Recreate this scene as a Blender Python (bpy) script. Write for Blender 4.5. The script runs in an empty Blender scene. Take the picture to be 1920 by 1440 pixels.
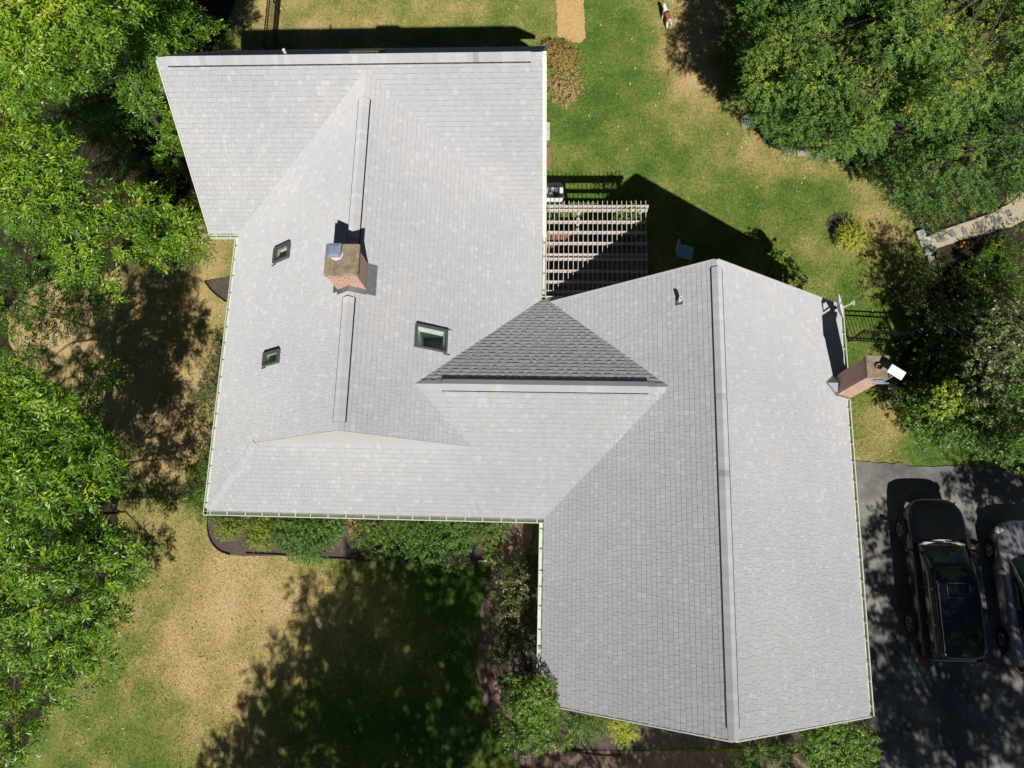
import bpy, math, random
import numpy as np
from mathutils import Vector, Matrix
D = bpy.data; scene = bpy.context.scene; col = scene.collection
rad = math.radians
RNG = np.random.default_rng(7); random.seed(7)

# ------------------------------------------------------------------ camera, sky, sun, exposure
CAM = np.array([0.0, 0.0, 24.1]); FPX = 1409.05
CM = np.array([[0.9981246542612401, -0.013311288485747847, 0.05974934438744245],
               [0.026264466303467834, 0.9747873806060968, -0.22158461232878637],
               [-0.055293330209655545, 0.22273834921259905, 0.9733089311335699]])
cd = D.cameras.new("camera"); co = D.objects.new("camera", cd); col.objects.link(co)
cd.sensor_width = 36.0; cd.lens = FPX / 1920 * 36; cd.clip_end = 2000
mw = Matrix(CM.tolist()).to_4x4(); mw.translation = Vector(CAM); co.matrix_world = mw
scene.camera = co
SUNV = Vector((0.19, -0.90, 1.0)).normalized()
wd = D.worlds.new("World"); scene.world = wd; wd.use_nodes = True
wn = wd.node_tree; bg = wn.nodes['Background']; sk = wn.nodes.new('ShaderNodeTexSky')
sk.sky_type = 'NISHITA'; sk.sun_disc = False
sk.sun_elevation = math.asin(SUNV.z); sk.sun_rotation = math.atan2(SUNV.x, SUNV.y)
sk.air_density = 0.32; sk.dust_density = 0.1; sk.ozone_density = 2.0; sk.altitude = 600
wn.links.new(sk.outputs[0], bg.inputs[0]); bg.inputs[1].default_value = 0.05
sl = D.lights.new("sun", 'SUN'); sl.energy = 5.0; sl.angle = rad(0.55); sl.color = (1.0, 0.965, 0.915)
so = D.objects.new("sun", sl); col.objects.link(so); so.rotation_euler = SUNV.to_track_quat('Z', 'Y').to_euler()
so.location = (5, -20, 40)
scene.view_settings.view_transform = 'Standard'; scene.view_settings.look = 'None'
scene.view_settings.exposure = 0.0; scene.view_settings.gamma = 1.0
scene.cycles.max_bounces = 6; scene.cycles.transparent_max_bounces = 8

def at(u, v, z=0.0):
    """world point at height z under photo pixel (u, v)"""
    d = CM @ np.array([(u - 960) / FPX, -(v - 720) / FPX, -1.0])
    return CAM + (z - CAM[2]) / d[2] * d
def atp(u, v, z=0.0):
    return tuple(float(c) for c in at(u, v, z))

# ------------------------------------------------------------------ object helpers
def tag(o, label=None, cat=None, group=None, kind=None):
    if label: o['label'] = label
    if cat: o['category'] = cat
    if group: o['group'] = group
    if kind: o['kind'] = kind
    return o
def empty(name, loc, label, cat, group=None, rz=0.0):
    o = D.objects.new(name, None); col.objects.link(o); o.location = loc; o.rotation_euler = (0, 0, rz)
    o.empty_display_size = 0.3
    return tag(o, label, cat, group)
class MB:
    """collects geometry in world (or the parent's local) coordinates"""
    def __init__(s): s.v = []; s.f = []; s.t = []; s.m = []
    def add(s, vs, fs, tone=0.5, mat=0):
        b = len(s.v); s.v.extend([tuple(map(float, p)) for p in vs])
        for f in fs: s.f.append(tuple(b + i for i in f)); s.t.append(tone); s.m.append(mat)
    def box(s, c, d, R=None, tone=0.5, mat=0, bev=0.0):
        x, y, z = d[0] / 2, d[1] / 2, d[2] / 2
        if bev <= 0:
            vs = [(-x, -y, -z), (x, -y, -z), (x, y, -z), (-x, y, -z), (-x, -y, z), (x, -y, z), (x, y, z), (-x, y, z)]
            fs = [(3, 2, 1, 0), (4, 5, 6, 7), (0, 1, 5, 4), (1, 2, 6, 5), (2, 3, 7, 6), (3, 0, 4, 7)]
        else:
            b = bev; vs = []; fs = []
            lv = [(-z, b), (-z + b, 0), (z - b, 0), (z, b)]
            for (zz, i) in lv:
                X = x - i; Y = y - i; k = max(b - i, 0.001)
                vs += [(-X + k, -Y, zz), (X - k, -Y, zz), (X, -Y + k, zz), (X, Y - k, zz), (X - k, Y, zz), (-X + k, Y, zz), (-X, Y - k, zz), (-X, -Y + k, zz)]
            for r in range(3):
                for i in range(8):
                    j = (i + 1) % 8; fs.append((r * 8 + i, r * 8 + j, r * 8 + 8 + j, r * 8 + 8 + i))
            fs.append(tuple(range(7, -1, -1))); fs.append(tuple(range(24, 32)))
        if R is None: R = Matrix.Identity(3)
        s.add([tuple(R @ Vector(p) + Vector(c)) for p in vs], fs, tone, mat)
    def bar(s, a, b, w, h, up=(0, 0, 1), tone=0.5, mat=0):
        a = Vector(a); b = Vector(b); d = b - a; L = d.length; d.normalize()
        u = Vector(up); sd = d.cross(u)
        if sd.length < 1e-4: sd = d.cross(Vector((1, 0, 0)))
        sd.normalize(); u = sd.cross(d)
        R = Matrix((d, sd, u)).transposed()
        s.box(tuple((a + b) / 2), (L, w, h), R, tone, mat)
    def tube(s, pts, rs, n=8, tone=0.5, mat=0, cap=True):
        pts = [Vector(p) for p in pts]
        if not hasattr(rs, '__len__'): rs = [rs] * len(pts)
        vs = []; fs = []
        for i, p in enumerate(pts):
            d = (pts[min(i + 1, len(pts) - 1)] - pts[max(i - 1, 0)]).normalized()
            a = d.cross(Vector((0.13, 0.31, 0.94)))
            if a.length < 1e-3: a = d.cross(Vector((1, 0, 0)))
            a.normalize(); b = d.cross(a)
            for k in range(n):
                t = 2 * math.pi * k / n; vs.append(p + (a * math.cos(t) + b * math.sin(t)) * rs[i])
        for i in range(len(pts) - 1):
            for k in range(n):
                j = (k + 1) % n; fs.append((i * n + k, i * n + j, i * n + n + j, i * n + n + k))
        if cap:
            fs.append(tuple(range(n - 1, -1, -1))); e = (len(pts) - 1) * n; fs.append(tuple(range(e, e + n)))
        s.add(vs, fs, tone, mat)
    def lathe(s, c, prof, n=20, tone=0.5, mat=0, R=None, sx=1, sy=1):
        vs = []; fs = []
        for (r, z) in prof:
            for k in range(n):
                t = 2 * math.pi * k / n; p = Vector((r * math.cos(t) * sx, r * math.sin(t) * sy, z))
                if R is not None: p = R @ p
                vs.append(p + Vector(c))
        for i in range(len(prof) - 1):
            for k in range(n):
                j = (k + 1) % n; fs.append((i * n + k, i * n + j, i * n + n + j, i * n + n + k))
        s.add(vs, fs, tone, mat)
    def prism(s, poly, z0, z1, tone=0.5, mat=0):
        n = len(poly)
        s.add([(p[0], p[1], z0) for p in poly] + [(p[0], p[1], z1) for p in poly],
              [tuple(range(n - 1, -1, -1)), tuple(range(n, 2 * n))] + [(i, (i + 1) % n, n + (i + 1) % n, n + i) for i in range(n)], tone, mat)
    def build(s, name, mats, parent=None, smooth=False, bevel=0.0):
        if not isinstance(mats, (list, tuple)): mats = [mats]
        me = D.meshes.new(name); me.from_pydata(s.v, [], s.f); 
        for m in mats: me.materials.append(m)
        a = me.attributes.new('tone', 'FLOAT', 'FACE'); a.data.foreach_set('value', np.array(s.t, dtype=np.float32))
        me.polygons.foreach_set('material_index', np.array(s.m, dtype=np.int32))
        if smooth: me.polygons.foreach_set('use_smooth', np.ones(len(s.f), dtype=bool))
        me.update()
        o = D.objects.new(name, me); col.objects.link(o); o.parent = parent
        if bevel > 0:
            b = o.modifiers.new('b', 'BEVEL'); b.width = bevel; b.segments = 2; b.limit_method = 'ANGLE'; b.angle_limit = rad(35)
        return o
def quads_obj(name, V, tone, mats, parent=None, k=4):
    """V (n*k,3) loose k-gons"""
    n = len(V) // k
    me = D.meshes.new(name); me.vertices.add(n * k); me.vertices.foreach_set('co', V.astype(np.float32).ravel())
    me.loops.add(n * k); me.loops.foreach_set('vertex_index', np.arange(n * k, dtype=np.int32))
    me.polygons.add(n); me.polygons.foreach_set('loop_start', np.arange(0, n * k, k, dtype=np.int32))
    me.polygons.foreach_set('loop_total', np.full(n, k, dtype=np.int32))
    a = me.attributes.new('tone', 'FLOAT', 'FACE'); a.data.foreach_set('value', tone.astype(np.float32))
    me.materials.append(mats); me.update(calc_edges=True); me.validate()
    o = D.objects.new(name, me); col.objects.link(o); o.parent = parent
    return o

# ------------------------------------------------------------------ materials
def lin(c): return tuple(((x / 255) / 12.92 if x / 255 < 0.04045 else ((x / 255 + 0.055) / 1.055) ** 2.4) for x in c)
class NT:
    def __init__(s, name):
        s.m = D.materials.new(name); s.m.use_nodes = True; s.n = s.m.node_tree.nodes; s.l = s.m.node_tree.links
        s.b = s.n['Principled BSDF']
    def nd(s, t, **k):
        x = s.n.new(t)
        for a, v in k.items(): setattr(x, a, v)
        return x
    def lk(s, a, b): s.l.new(a, b)
    def ramp(s, fac, stops):
        r = s.nd('ShaderNodeValToRGB'); cr = r.color_ramp
        while len(cr.elements) < len(stops): cr.elements.new(0.5)
        for e, (p, c) in zip(cr.elements, stops): e.position = p; e.color = (*c, 1)
        s.lk(fac, r.inputs[0]); return r.outputs[0]
    def noise(s, scale, detail=4, rough=0.6, vec=None, dim='3D'):
        x = s.nd('ShaderNodeTexNoise'); x.inputs['Scale'].default_value = scale; x.inputs['Detail'].default_value = detail
        x.inputs['Roughness'].default_value = rough
        if vec is None: vec = s.coord()
        s.lk(vec, x.inputs['Vector']); return x.outputs['Fac']
    def coord(s):
        if not hasattr(s, '_c'): s._c = s.nd('ShaderNodeTexCoord').outputs['Object']
        return s._c
    def attr(s, name='tone'):
        x = s.nd('ShaderNodeAttribute'); x.attribute_name = name; return x.outputs['Fac']
    def math(s, op, a, b=None, c=None):
        x = s.nd('ShaderNodeMath'); x.operation = op
        for i, q in enumerate((a, b, c)):
            if q is None: continue
            if isinstance(q, (int, float)): x.inputs[i].default_value = q
            else: s.lk(q, x.inputs[i])
        return x.outputs[0]
    def mix(s, f, a, b, mode='MIX'):
        x = s.nd('ShaderNodeMix'); x.data_type = 'RGBA'; x.blend_type = mode
        for i, q in ((0, f), (6, a), (7, b)):
            if isinstance(q, (int, float)): x.inputs[i].default_value = q
            elif isinstance(q, tuple): x.inputs[i].default_value = (*q, 1)
            else: s.lk(q, x.inputs[i])
        return x.outputs[2]
    def bump(s, h, strength=0.5, dist=0.01):
        x = s.nd('ShaderNodeBump'); x.inputs['Strength'].default_value = strength; x.inputs['Distance'].default_value = dist
        s.lk(h, x.inputs['Height']); s.lk(x.outputs[0], s.b.inputs['Normal'])
    def set(s, col=None, rough=None, metal=None, spec=None, coat=None):
        if col is not None:
            if isinstance(col, tuple): s.b.inputs['Base Color'].default_value = (*col, 1)
            else: s.lk(col, s.b.inputs['Base Color'])
        if rough is not None:
            if isinstance(rough, (int, float)): s.b.inputs['Roughness'].default_value = rough
            else: s.lk(rough, s.b.inputs['Roughness'])
        if metal is not None: s.b.inputs['Metallic'].default_value = metal
        if spec is not None: s.b.inputs['Specular IOR Level'].default_value = spec
        if coat is not None: s.b.inputs['Coat Weight'].default_value = coat; s.b.inputs['Coat Roughness'].default_value = 0.05
        return s
def plain(name, c, rough=0.5, metal=0.0, var=0.08, spec=0.5, coat=None, scale=6):
    t = NT(name); f = t.noise(scale, 4)
    a = tuple(x * (1 - var) for x in c); b = tuple(min(1, x * (1 + var)) for x in c)
    t.set(t.ramp(f, [(0.3, a), (0.7, b)]), rough, metal, spec, coat); return t.m
def leafmat(name, stops, trans=0.3, rough=0.42, spec=0.5):
    t = NT(name); f = t.attr()
    c = t.ramp(f, stops)
    t.set(c, rough, 0, spec)
    tr = t.nd('ShaderNodeBsdfTranslucent'); t.lk(t.mix(1.0, c, (1.25, 1.25, 0.35), 'MULTIPLY'), tr.inputs[0])
    ms = t.nd('ShaderNodeMixShader'); ms.inputs[0].default_value = trans
    t.lk(t.b.outputs[0], ms.inputs[1]); t.lk(tr.outputs[0], ms.inputs[2])
    t.lk(ms.outputs[0], t.n['Material Output'].inputs[0]); return t.m

M = {}
t = NT('shingle')      # pale grey laminated asphalt shingles: per-tab tone plus mineral granules
g = t.noise(140, 3, 0.8); w = t.noise(0.35, 3, 0.5)
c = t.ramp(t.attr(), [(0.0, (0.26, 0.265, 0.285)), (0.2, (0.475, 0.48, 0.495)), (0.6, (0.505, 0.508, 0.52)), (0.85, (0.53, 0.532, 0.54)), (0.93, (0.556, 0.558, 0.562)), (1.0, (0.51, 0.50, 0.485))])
c = t.mix(1.0, c, t.ramp(g, [(0.3, (0.8, 0.8, 0.8)), (0.7, (1.12, 1.12, 1.12))]), 'MULTIPLY')
c = t.mix(1.0, c, t.ramp(w, [(0.3, (0.93, 0.935, 0.95)), (0.7, (1.04, 1.03, 1.01))]), 'MULTIPLY')
t.set(c, 0.95, 0, 0.15); t.b.inputs['Diffuse Roughness'].default_value = 1.0
M['shingle'] = t.m
M['ventdark'] = plain('vent_plastic', (0.02, 0.02, 0.022), 0.7)
M['gutter'] = plain('pale_green_aluminium', (0.66, 0.69, 0.57), 0.4, 0.0, 0.06, scale=3)
t = NT('cream_gable'); w = t.nd('ShaderNodeTexWave'); w.wave_type = 'BANDS'; w.bands_direction = 'Z'; w.inputs['Scale'].default_value = 1.1; t.lk(t.coord(), w.inputs['Vector'])
t.set(t.mix(1.0, t.ramp(t.noise(12, 4), [(.3, (.54, .53, .52)), (.7, (.62, .605, .585))]), t.ramp(w.outputs['Fac'], [(0, (.8, .8, .8)), (.25, (1, 1, 1))]), 'MULTIPLY'), .9); M['cream'] = t.m
M['white'] = plain('white_paint', (0.75, 0.75, 0.73), 0.4)
M['trim'] = plain('trim_paint', (0.62, 0.60, 0.55), 0.55)
M['deckwood'] = plain('roof_edge_board', (0.42, 0.42, 0.41), 0.9)
t = NT('wall_siding'); w = t.nd('ShaderNodeTexWave'); w.wave_type = 'BANDS'; w.bands_direction = 'Z'; w.inputs['Scale'].default_value = 2.2
t.lk(t.coord(), w.inputs['Vector']); t.set(t.ramp(w.outputs['Fac'], [(0, (0.42, 0.42, 0.36)), (0.2, (0.58, 0.58, 0.5)), (1, (0.6, 0.6, 0.52))]), 0.6); M['siding'] = t.m
t = NT('brick'); 
br = t.nd('ShaderNodeTexBrick'); br.inputs['Scale'].default_value = 1.0
br.inputs['Brick Width'].default_value = 0.2; br.inputs['Row Height'].default_value = 0.067; br.inputs['Mortar Size'].default_value = 0.011
br.inputs['Color1'].default_value = (0.36, 0.12, 0.06, 1); br.inputs['Color2'].default_value = (0.58, 0.25, 0.13, 1); br.inputs['Mortar'].default_value = (0.70, 0.63, 0.55, 1)
sp = t.nd('ShaderNodeSeparateXYZ'); t.lk(t.coord(), sp.inputs[0]); cb = t.nd('ShaderNodeCombineXYZ')
t.lk(t.math('ADD', sp.outputs[0], sp.outputs[1]), cb.inputs[0]); t.lk(sp.outputs[2], cb.inputs[1]); t.lk(cb.outputs[0], br.inputs['Vector'])
n1 = t.noise(25, 4)
t.set(t.mix(t.ramp(n1, [(0.6, (0, 0, 0)), (0.8, (0.4, 0.4, 0.4))]), br.outputs['Color'], (0.6, 0.5, 0.42)), 0.9); t.bump(br.outputs['Fac'], -0.5, 0.008); M['brick'] = t.m
t = NT('mortar_cap'); n1 = t.noise(5, 6, 0.7); n2 = t.noise(60, 3)
c = t.ramp(n1, [(0.25, (0.09, 0.08, 0.055)), (0.5, (0.30, 0.24, 0.16)), (0.75, (0.42, 0.35, 0.25))])
t.set(t.mix(1.0, c, t.ramp(n2, [(0.3, (0.7, 0.7, 0.7)), (0.7, (1.15, 1.15, 1.15))]), 'MULTIPLY'), 0.95); t.bump(n2, 0.4, 0.01); M['cap'] = t.m
M['clay'] = plain('clay_flue', (0.48, 0.2, 0.09), 0.8)
M['soot'] = plain('soot', (0.06, 0.02, 0.012), 0.9)
M['steel'] = plain('sky_tinted_steel', (0.34, 0.42, 0.55), 0.3, 0.35, 0.05)  # bluish base colour carries the sky's reflection on the chimney cap
M['flash'] = plain('lead_flashing', (0.27, 0.28, 0.29), 0.55, 0.5, 0.15)
M['darkmetal'] = plain('dark_grey_aluminium', (0.13, 0.13, 0.145), 0.45, 0.3)
M['panelglass'] = plain('pale_sheet_metal', (0.45, 0.5, 0.52), 0.3, 0.5)
M['plasticshade'] = plain('blue_shade_plastic', (0.42, 0.64, 0.86), 0.35, 0, 0.03)  # white chair plastic with the blue of open shade put into its colour
M['plasticwhite'] = plain('white_plastic', (0.82, 0.82, 0.83), 0.35, 0, 0.03)
M['greyplastic'] = plain('grey_plastic', (0.5, 0.5, 0.5), 0.45)
t = NT('window_glass'); tp = t.nd('ShaderNodeBsdfTransparent'); tp.inputs[0].default_value = (.96, 1, .98, 1); gl = t.nd('ShaderNodeBsdfGlossy'); gl.inputs['Roughness'].default_value = .02
mx = t.nd('ShaderNodeMixShader'); mx.inputs[0].default_value = .08; t.lk(tp.outputs[0], mx.inputs[1]); t.lk(gl.outputs[0], mx.inputs[2]); t.lk(mx.outputs[0], t.n['Material Output'].inputs[0]); M['glass'] = t.m
M['shaft'] = plain('pale_shaft_plaster', (0.84, 0.88, 0.80), 0.8)
M['room'] = plain('room_floor', (0.12, 0.17, 0.17), 0.6, var=0.5, scale=3)
t = NT('weathered_wood'); n1 = t.noise(12, 5); t.set(t.ramp(n1, [(0.3, (0.46, 0.40, 0.35)), (0.7, (0.78, 0.70, 0.65))]), 0.85); M['wood'] = t.m
M['black'] = plain('black_metal', (0.012, 0.012, 0.013), 0.4, 0.2)
M['bark'] = plain('bark', (0.11, 0.09, 0.07), 0.9, var=0.4, scale=15)
M['palebark'] = plain('pale_twigs', (0.33, 0.28, 0.23), 0.9, var=0.3, scale=15)
M['clothblue'] = plain('blue_fabric', (0.03, 0.07, 0.16), 0.9)
M['brownwood'] = plain('brown_patio_wood', (0.28, 0.15, 0.10), 0.7, var=0.25)
G = lambda *s: list(s)
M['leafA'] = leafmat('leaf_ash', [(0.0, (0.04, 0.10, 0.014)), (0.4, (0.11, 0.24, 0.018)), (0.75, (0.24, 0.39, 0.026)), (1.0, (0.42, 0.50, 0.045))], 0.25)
M['leafB'] = leafmat('leaf_maple', [(0.0, (0.045, 0.10, 0.022)), (0.45, (0.11, 0.225, 0.042)), (0.8, (0.21, 0.31, 0.055)), (1.0, (0.42, 0.43, 0.06))], 0.25, .6, .3)
M['leafC'] = leafmat('leaf_dark', [(0.0, (0.028, 0.07, 0.010)), (0.5, (0.07, 0.155, 0.018)), (1.0, (0.14, 0.26, 0.03))], 0.15, 0.45)
M['leafY'] = leafmat('leaf_gold', [(0.0, (0.15, 0.21, 0.025)), (0.5, (0.36, 0.40, 0.035)), (1.0, (0.62, 0.60, 0.08))], 0.2, 0.5)
M['leafG'] = leafmat('leaf_fresh', [(0.0, (0.05, 0.115, 0.018)), (0.5, (0.145, 0.26, 0.028)), (1.0, (0.34, 0.43, 0.05))], 0.25)
M['leafD'] = leafmat('leaf_dry', [(0.0, (0.13, 0.15, 0.025)), (0.3, (0.32, 0.24, 0.05)), (0.7, (0.50, 0.31, 0.11)), (1.0, (0.62, 0.42, 0.20))], 0.15, 0.7)
M['leafR'] = leafmat('leaf_red_green', [(0.0, (0.035, 0.065, 0.018)), (0.5, (0.11, 0.15, 0.04)), (0.75, (0.22, 0.20, 0.07)), (1.0, (0.36, 0.18, 0.10))], 0.15)
M['leafP'] = leafmat('leaf_pale', [(0.0, (0.05, 0.08, 0.03)), (0.5, (0.14, 0.19, 0.06)), (1.0, (0.36, 0.40, 0.17))], 0.2)
M['orange'] = leafmat('orange_petals', [(0.0, (0.5, 0.10, 0.01)), (0.6, (0.75, 0.25, 0.02)), (1.0, (0.85, 0.45, 0.05))], 0.15, 0.6)
M['silver'] = leafmat('leaf_silver', [(0.0, (0.3, 0.32, 0.33)), (1.0, (0.55, 0.58, 0.6))], 0.1, 0.6)

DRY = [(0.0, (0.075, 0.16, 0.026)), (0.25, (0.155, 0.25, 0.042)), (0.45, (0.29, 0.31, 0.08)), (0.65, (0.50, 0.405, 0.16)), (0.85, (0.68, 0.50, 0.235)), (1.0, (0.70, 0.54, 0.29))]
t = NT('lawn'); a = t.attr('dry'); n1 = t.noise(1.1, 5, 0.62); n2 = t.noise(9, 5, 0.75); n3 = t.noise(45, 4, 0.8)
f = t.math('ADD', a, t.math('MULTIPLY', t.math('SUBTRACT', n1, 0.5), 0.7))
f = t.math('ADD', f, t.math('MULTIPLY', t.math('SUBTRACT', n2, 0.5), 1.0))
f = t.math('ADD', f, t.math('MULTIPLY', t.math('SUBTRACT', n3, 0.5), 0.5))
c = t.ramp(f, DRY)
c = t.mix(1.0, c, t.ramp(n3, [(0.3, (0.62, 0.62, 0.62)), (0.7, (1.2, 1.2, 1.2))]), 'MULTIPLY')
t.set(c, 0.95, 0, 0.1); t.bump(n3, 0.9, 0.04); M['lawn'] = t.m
M['blade'] = leafmat('grass_blade', DRY, 0.15, 0.7, 0.2)
t = NT('mulch'); n1 = t.noise(35, 5, 0.8); n2 = t.noise(2, 4)
c = t.ramp(n1, [(0.3, (0.045, 0.036, 0.030)), (0.5, (0.12, 0.095, 0.078)), (0.66, (0.25, 0.205, 0.17)), (0.74, (0.48, 0.42, 0.36))])
t.set(t.mix(1.0, c, t.ramp(n2, [(0.3, (0.8, 0.8, 0.85)), (0.7, (1.2, 1.15, 1.1))]), 'MULTIPLY'), 0.95, 0, 0.1); t.bump(n1, 1.0, 0.03); M['mulch'] = t.m
t = NT('straw'); n1 = t.noise(13, 8, 0.9); t.set(t.ramp(n1, [(0.3, (0.34, 0.20, 0.07)), (0.5, (0.62, 0.41, 0.17)), (0.7, (0.80, 0.60, 0.32))]), 0.95, 0, 0.1); t.bump(n1, .8, 0.03); M['straw'] = t.m
t = NT('shade_ground'); n1 = t.noise(30, 5, 0.8); t.set(t.ramp(n1, [(0.3, (0.02, 0.018, 0.012)), (0.55, (0.055, 0.045, 0.03)), (0.75, (0.15, 0.11, 0.07))]), 0.95, 0, 0.1); t.bump(n1, 1.0, 0.04); M['shade_ground'] = t.m  # near-black ground colour standing in for deep shade below trees and shrubs
t = NT('asphalt'); n1 = t.noise(90, 3, 0.7); n2 = t.noise(0.9, 5, 0.6); n3 = t.noise(7, 5, 0.7)
c = t.ramp(n2, [(0.3, (0.115, 0.112, 0.112)), (0.5, (0.20, 0.188, 0.175)), (0.7, (0.33, 0.305, 0.27))])
c = t.mix(1.0, c, t.ramp(n1, [(0.3, (0.75, 0.75, 0.75)), (0.7, (1.25, 1.25, 1.25))]), 'MULTIPLY')
c = t.mix(1.0, c, t.ramp(n3, [(0.35, (0.86, 0.86, 0.86)), (0.65, (1.1, 1.1, 1.1))]), 'MULTIPLY')
t.set(c, 0.85, 0, 0.25); t.bump(n1, 0.5, 0.006); M['asphalt'] = t.m
t = NT('brick_paving'); br = t.nd('ShaderNodeTexBrick'); br.inputs['Scale'].default_value = 1.0
br.inputs['Brick Width'].default_value = 0.2; br.inputs['Row Height'].default_value = 0.1; br.inputs['Mortar Size'].default_value = 0.006
br.inputs['Color1'].default_value = (0.19, 0.12, 0.088, 1); br.inputs['Color2'].default_value = (0.27, 0.19, 0.145, 1); br.inputs['Mortar'].default_value = (0.12, 0.09, 0.07, 1)
mp = t.nd('ShaderNodeMapping'); mp.inputs['Rotation'].default_value = (0, 0, rad(80)); t.lk(t.coord(), mp.inputs[0]); t.lk(mp.outputs[0], br.inputs['Vector'])
n1 = t.noise(3, 5)
t.set(t.mix(1.0, br.outputs['Color'], t.ramp(n1, [(0.3, (0.7, 0.7, 0.7)), (0.7, (1.15, 1.1, 1.1))]), 'MULTIPLY'), 0.9); M['paver'] = t.m
t = NT('pale_gravel'); n1 = t.noise(40, 5, 0.85); t.set(t.ramp(n1, [(0.3, (0.25, 0.2, 0.12)), (0.5, (0.55, 0.48, 0.34)), (0.65, (0.78, 0.7, 0.52))]), 0.9); t.bump(n1, 1.0, 0.03); M['gravel'] = t.m
M['slate'] = plain('grey_flagstone', (0.22, 0.225, 0.22), 0.8, var=0.2, scale=8)
M['palestone'] = plain('pale_stone', (0.50, 0.49, 0.43), 0.85, var=0.25, scale=8)
M['tanstone'] = plain('tan_block', (0.40, 0.33, 0.25), 0.85, var=0.3, scale=10)
M['edging'] = plain('black_edging', (0.02, 0.018, 0.018), 0.7)
M['fur'] = None

# ------------------------------------------------------------------ ground
def inpoly(P, poly):
    poly = np.asarray(poly)[:, :2]; x, y = P[:, 0], P[:, 1]; ins = np.zeros(len(P), bool); j = len(poly) - 1
    for i in range(len(poly)):
        xi, yi = poly[i]; xj, yj = poly[j]
        c = ((yi > y) != (yj > y)) & (x < (xj - xi) * (y - yi) / (yj - yi + 1e-12) + xi); ins ^= c; j = i
    return ins
def gp(pts, z=0.0): return [tuple(at(u, v, z)) for u, v in pts]
# dry and green areas of the lawn: (photo px centre, px radii, value)
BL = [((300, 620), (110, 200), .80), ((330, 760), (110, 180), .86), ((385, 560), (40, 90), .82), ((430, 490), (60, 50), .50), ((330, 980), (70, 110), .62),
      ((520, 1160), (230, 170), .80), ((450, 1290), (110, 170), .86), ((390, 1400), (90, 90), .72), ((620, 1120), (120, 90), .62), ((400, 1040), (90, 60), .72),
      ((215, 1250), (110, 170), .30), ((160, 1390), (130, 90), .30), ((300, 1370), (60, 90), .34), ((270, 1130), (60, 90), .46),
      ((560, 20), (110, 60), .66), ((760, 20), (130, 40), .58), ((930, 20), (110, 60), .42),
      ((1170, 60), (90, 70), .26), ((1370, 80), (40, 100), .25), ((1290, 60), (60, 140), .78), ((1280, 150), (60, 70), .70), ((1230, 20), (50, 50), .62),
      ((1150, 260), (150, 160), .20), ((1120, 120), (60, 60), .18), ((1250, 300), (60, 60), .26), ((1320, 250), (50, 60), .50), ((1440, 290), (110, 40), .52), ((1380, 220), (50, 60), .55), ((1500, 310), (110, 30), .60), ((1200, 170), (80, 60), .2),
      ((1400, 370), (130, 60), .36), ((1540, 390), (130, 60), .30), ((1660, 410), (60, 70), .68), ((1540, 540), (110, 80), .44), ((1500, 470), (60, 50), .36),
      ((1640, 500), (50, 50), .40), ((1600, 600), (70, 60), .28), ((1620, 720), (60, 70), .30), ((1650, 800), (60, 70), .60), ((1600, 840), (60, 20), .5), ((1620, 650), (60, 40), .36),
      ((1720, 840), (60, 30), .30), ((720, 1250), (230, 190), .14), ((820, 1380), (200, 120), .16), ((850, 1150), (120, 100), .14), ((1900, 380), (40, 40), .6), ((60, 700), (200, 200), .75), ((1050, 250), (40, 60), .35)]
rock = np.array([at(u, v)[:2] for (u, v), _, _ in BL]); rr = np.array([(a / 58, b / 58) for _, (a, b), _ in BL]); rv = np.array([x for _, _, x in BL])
STRAW = [at(1042, -60)[:2], at(1092, -60)[:2], at(1097, 74)[:2], at(1085, 80)[:2], at(1060, 76)[:2], at(1045, 66)[:2]]
def vnoise(P, sc, seed):
    rg = np.random.default_rng(seed); T = rg.random((64, 64)); q = P / sc; i = np.floor(q).astype(int); f = q - i; f = f * f * (3 - 2 * f)
    g_ = lambda a, b: T[(i[:, 0] + a) % 64, (i[:, 1] + b) % 64]
    return (g_(0, 0) * (1 - f[:, 0]) + g_(1, 0) * f[:, 0]) * (1 - f[:, 1]) + (g_(0, 1) * (1 - f[:, 0]) + g_(1, 1) * f[:, 0]) * f[:, 1] - .5
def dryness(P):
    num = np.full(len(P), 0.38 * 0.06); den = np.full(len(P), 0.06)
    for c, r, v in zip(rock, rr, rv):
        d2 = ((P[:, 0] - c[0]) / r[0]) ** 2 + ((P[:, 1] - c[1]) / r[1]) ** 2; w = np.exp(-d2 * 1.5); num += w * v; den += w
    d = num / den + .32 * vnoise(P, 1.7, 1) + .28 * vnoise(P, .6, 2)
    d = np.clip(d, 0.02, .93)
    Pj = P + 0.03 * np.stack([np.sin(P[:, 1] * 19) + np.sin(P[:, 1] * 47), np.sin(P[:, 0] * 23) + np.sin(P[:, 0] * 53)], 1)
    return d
gx = np.arange(-30, 26.01, 0.14); gy = np.arange(-14, 34.01, 0.14)
X, Y = np.meshgrid(gx, gy); P2 = np.stack([X.ravel(), Y.ravel()], 1); nx, ny = len(gx), len(gy)
dz = 0.018 * np.sin(P2[:, 0] * 1.3) * np.sin(P2[:, 1] * 1.1) - 0.02
dv = dryness(P2)
idx = np.arange(nx * ny).reshape(ny, nx)
F = np.stack([idx[:-1, :-1].ravel(), idx[:-1, 1:].ravel(), idx[1:, 1:].ravel(), idx[1:, :-1].ravel()], 1)
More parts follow.
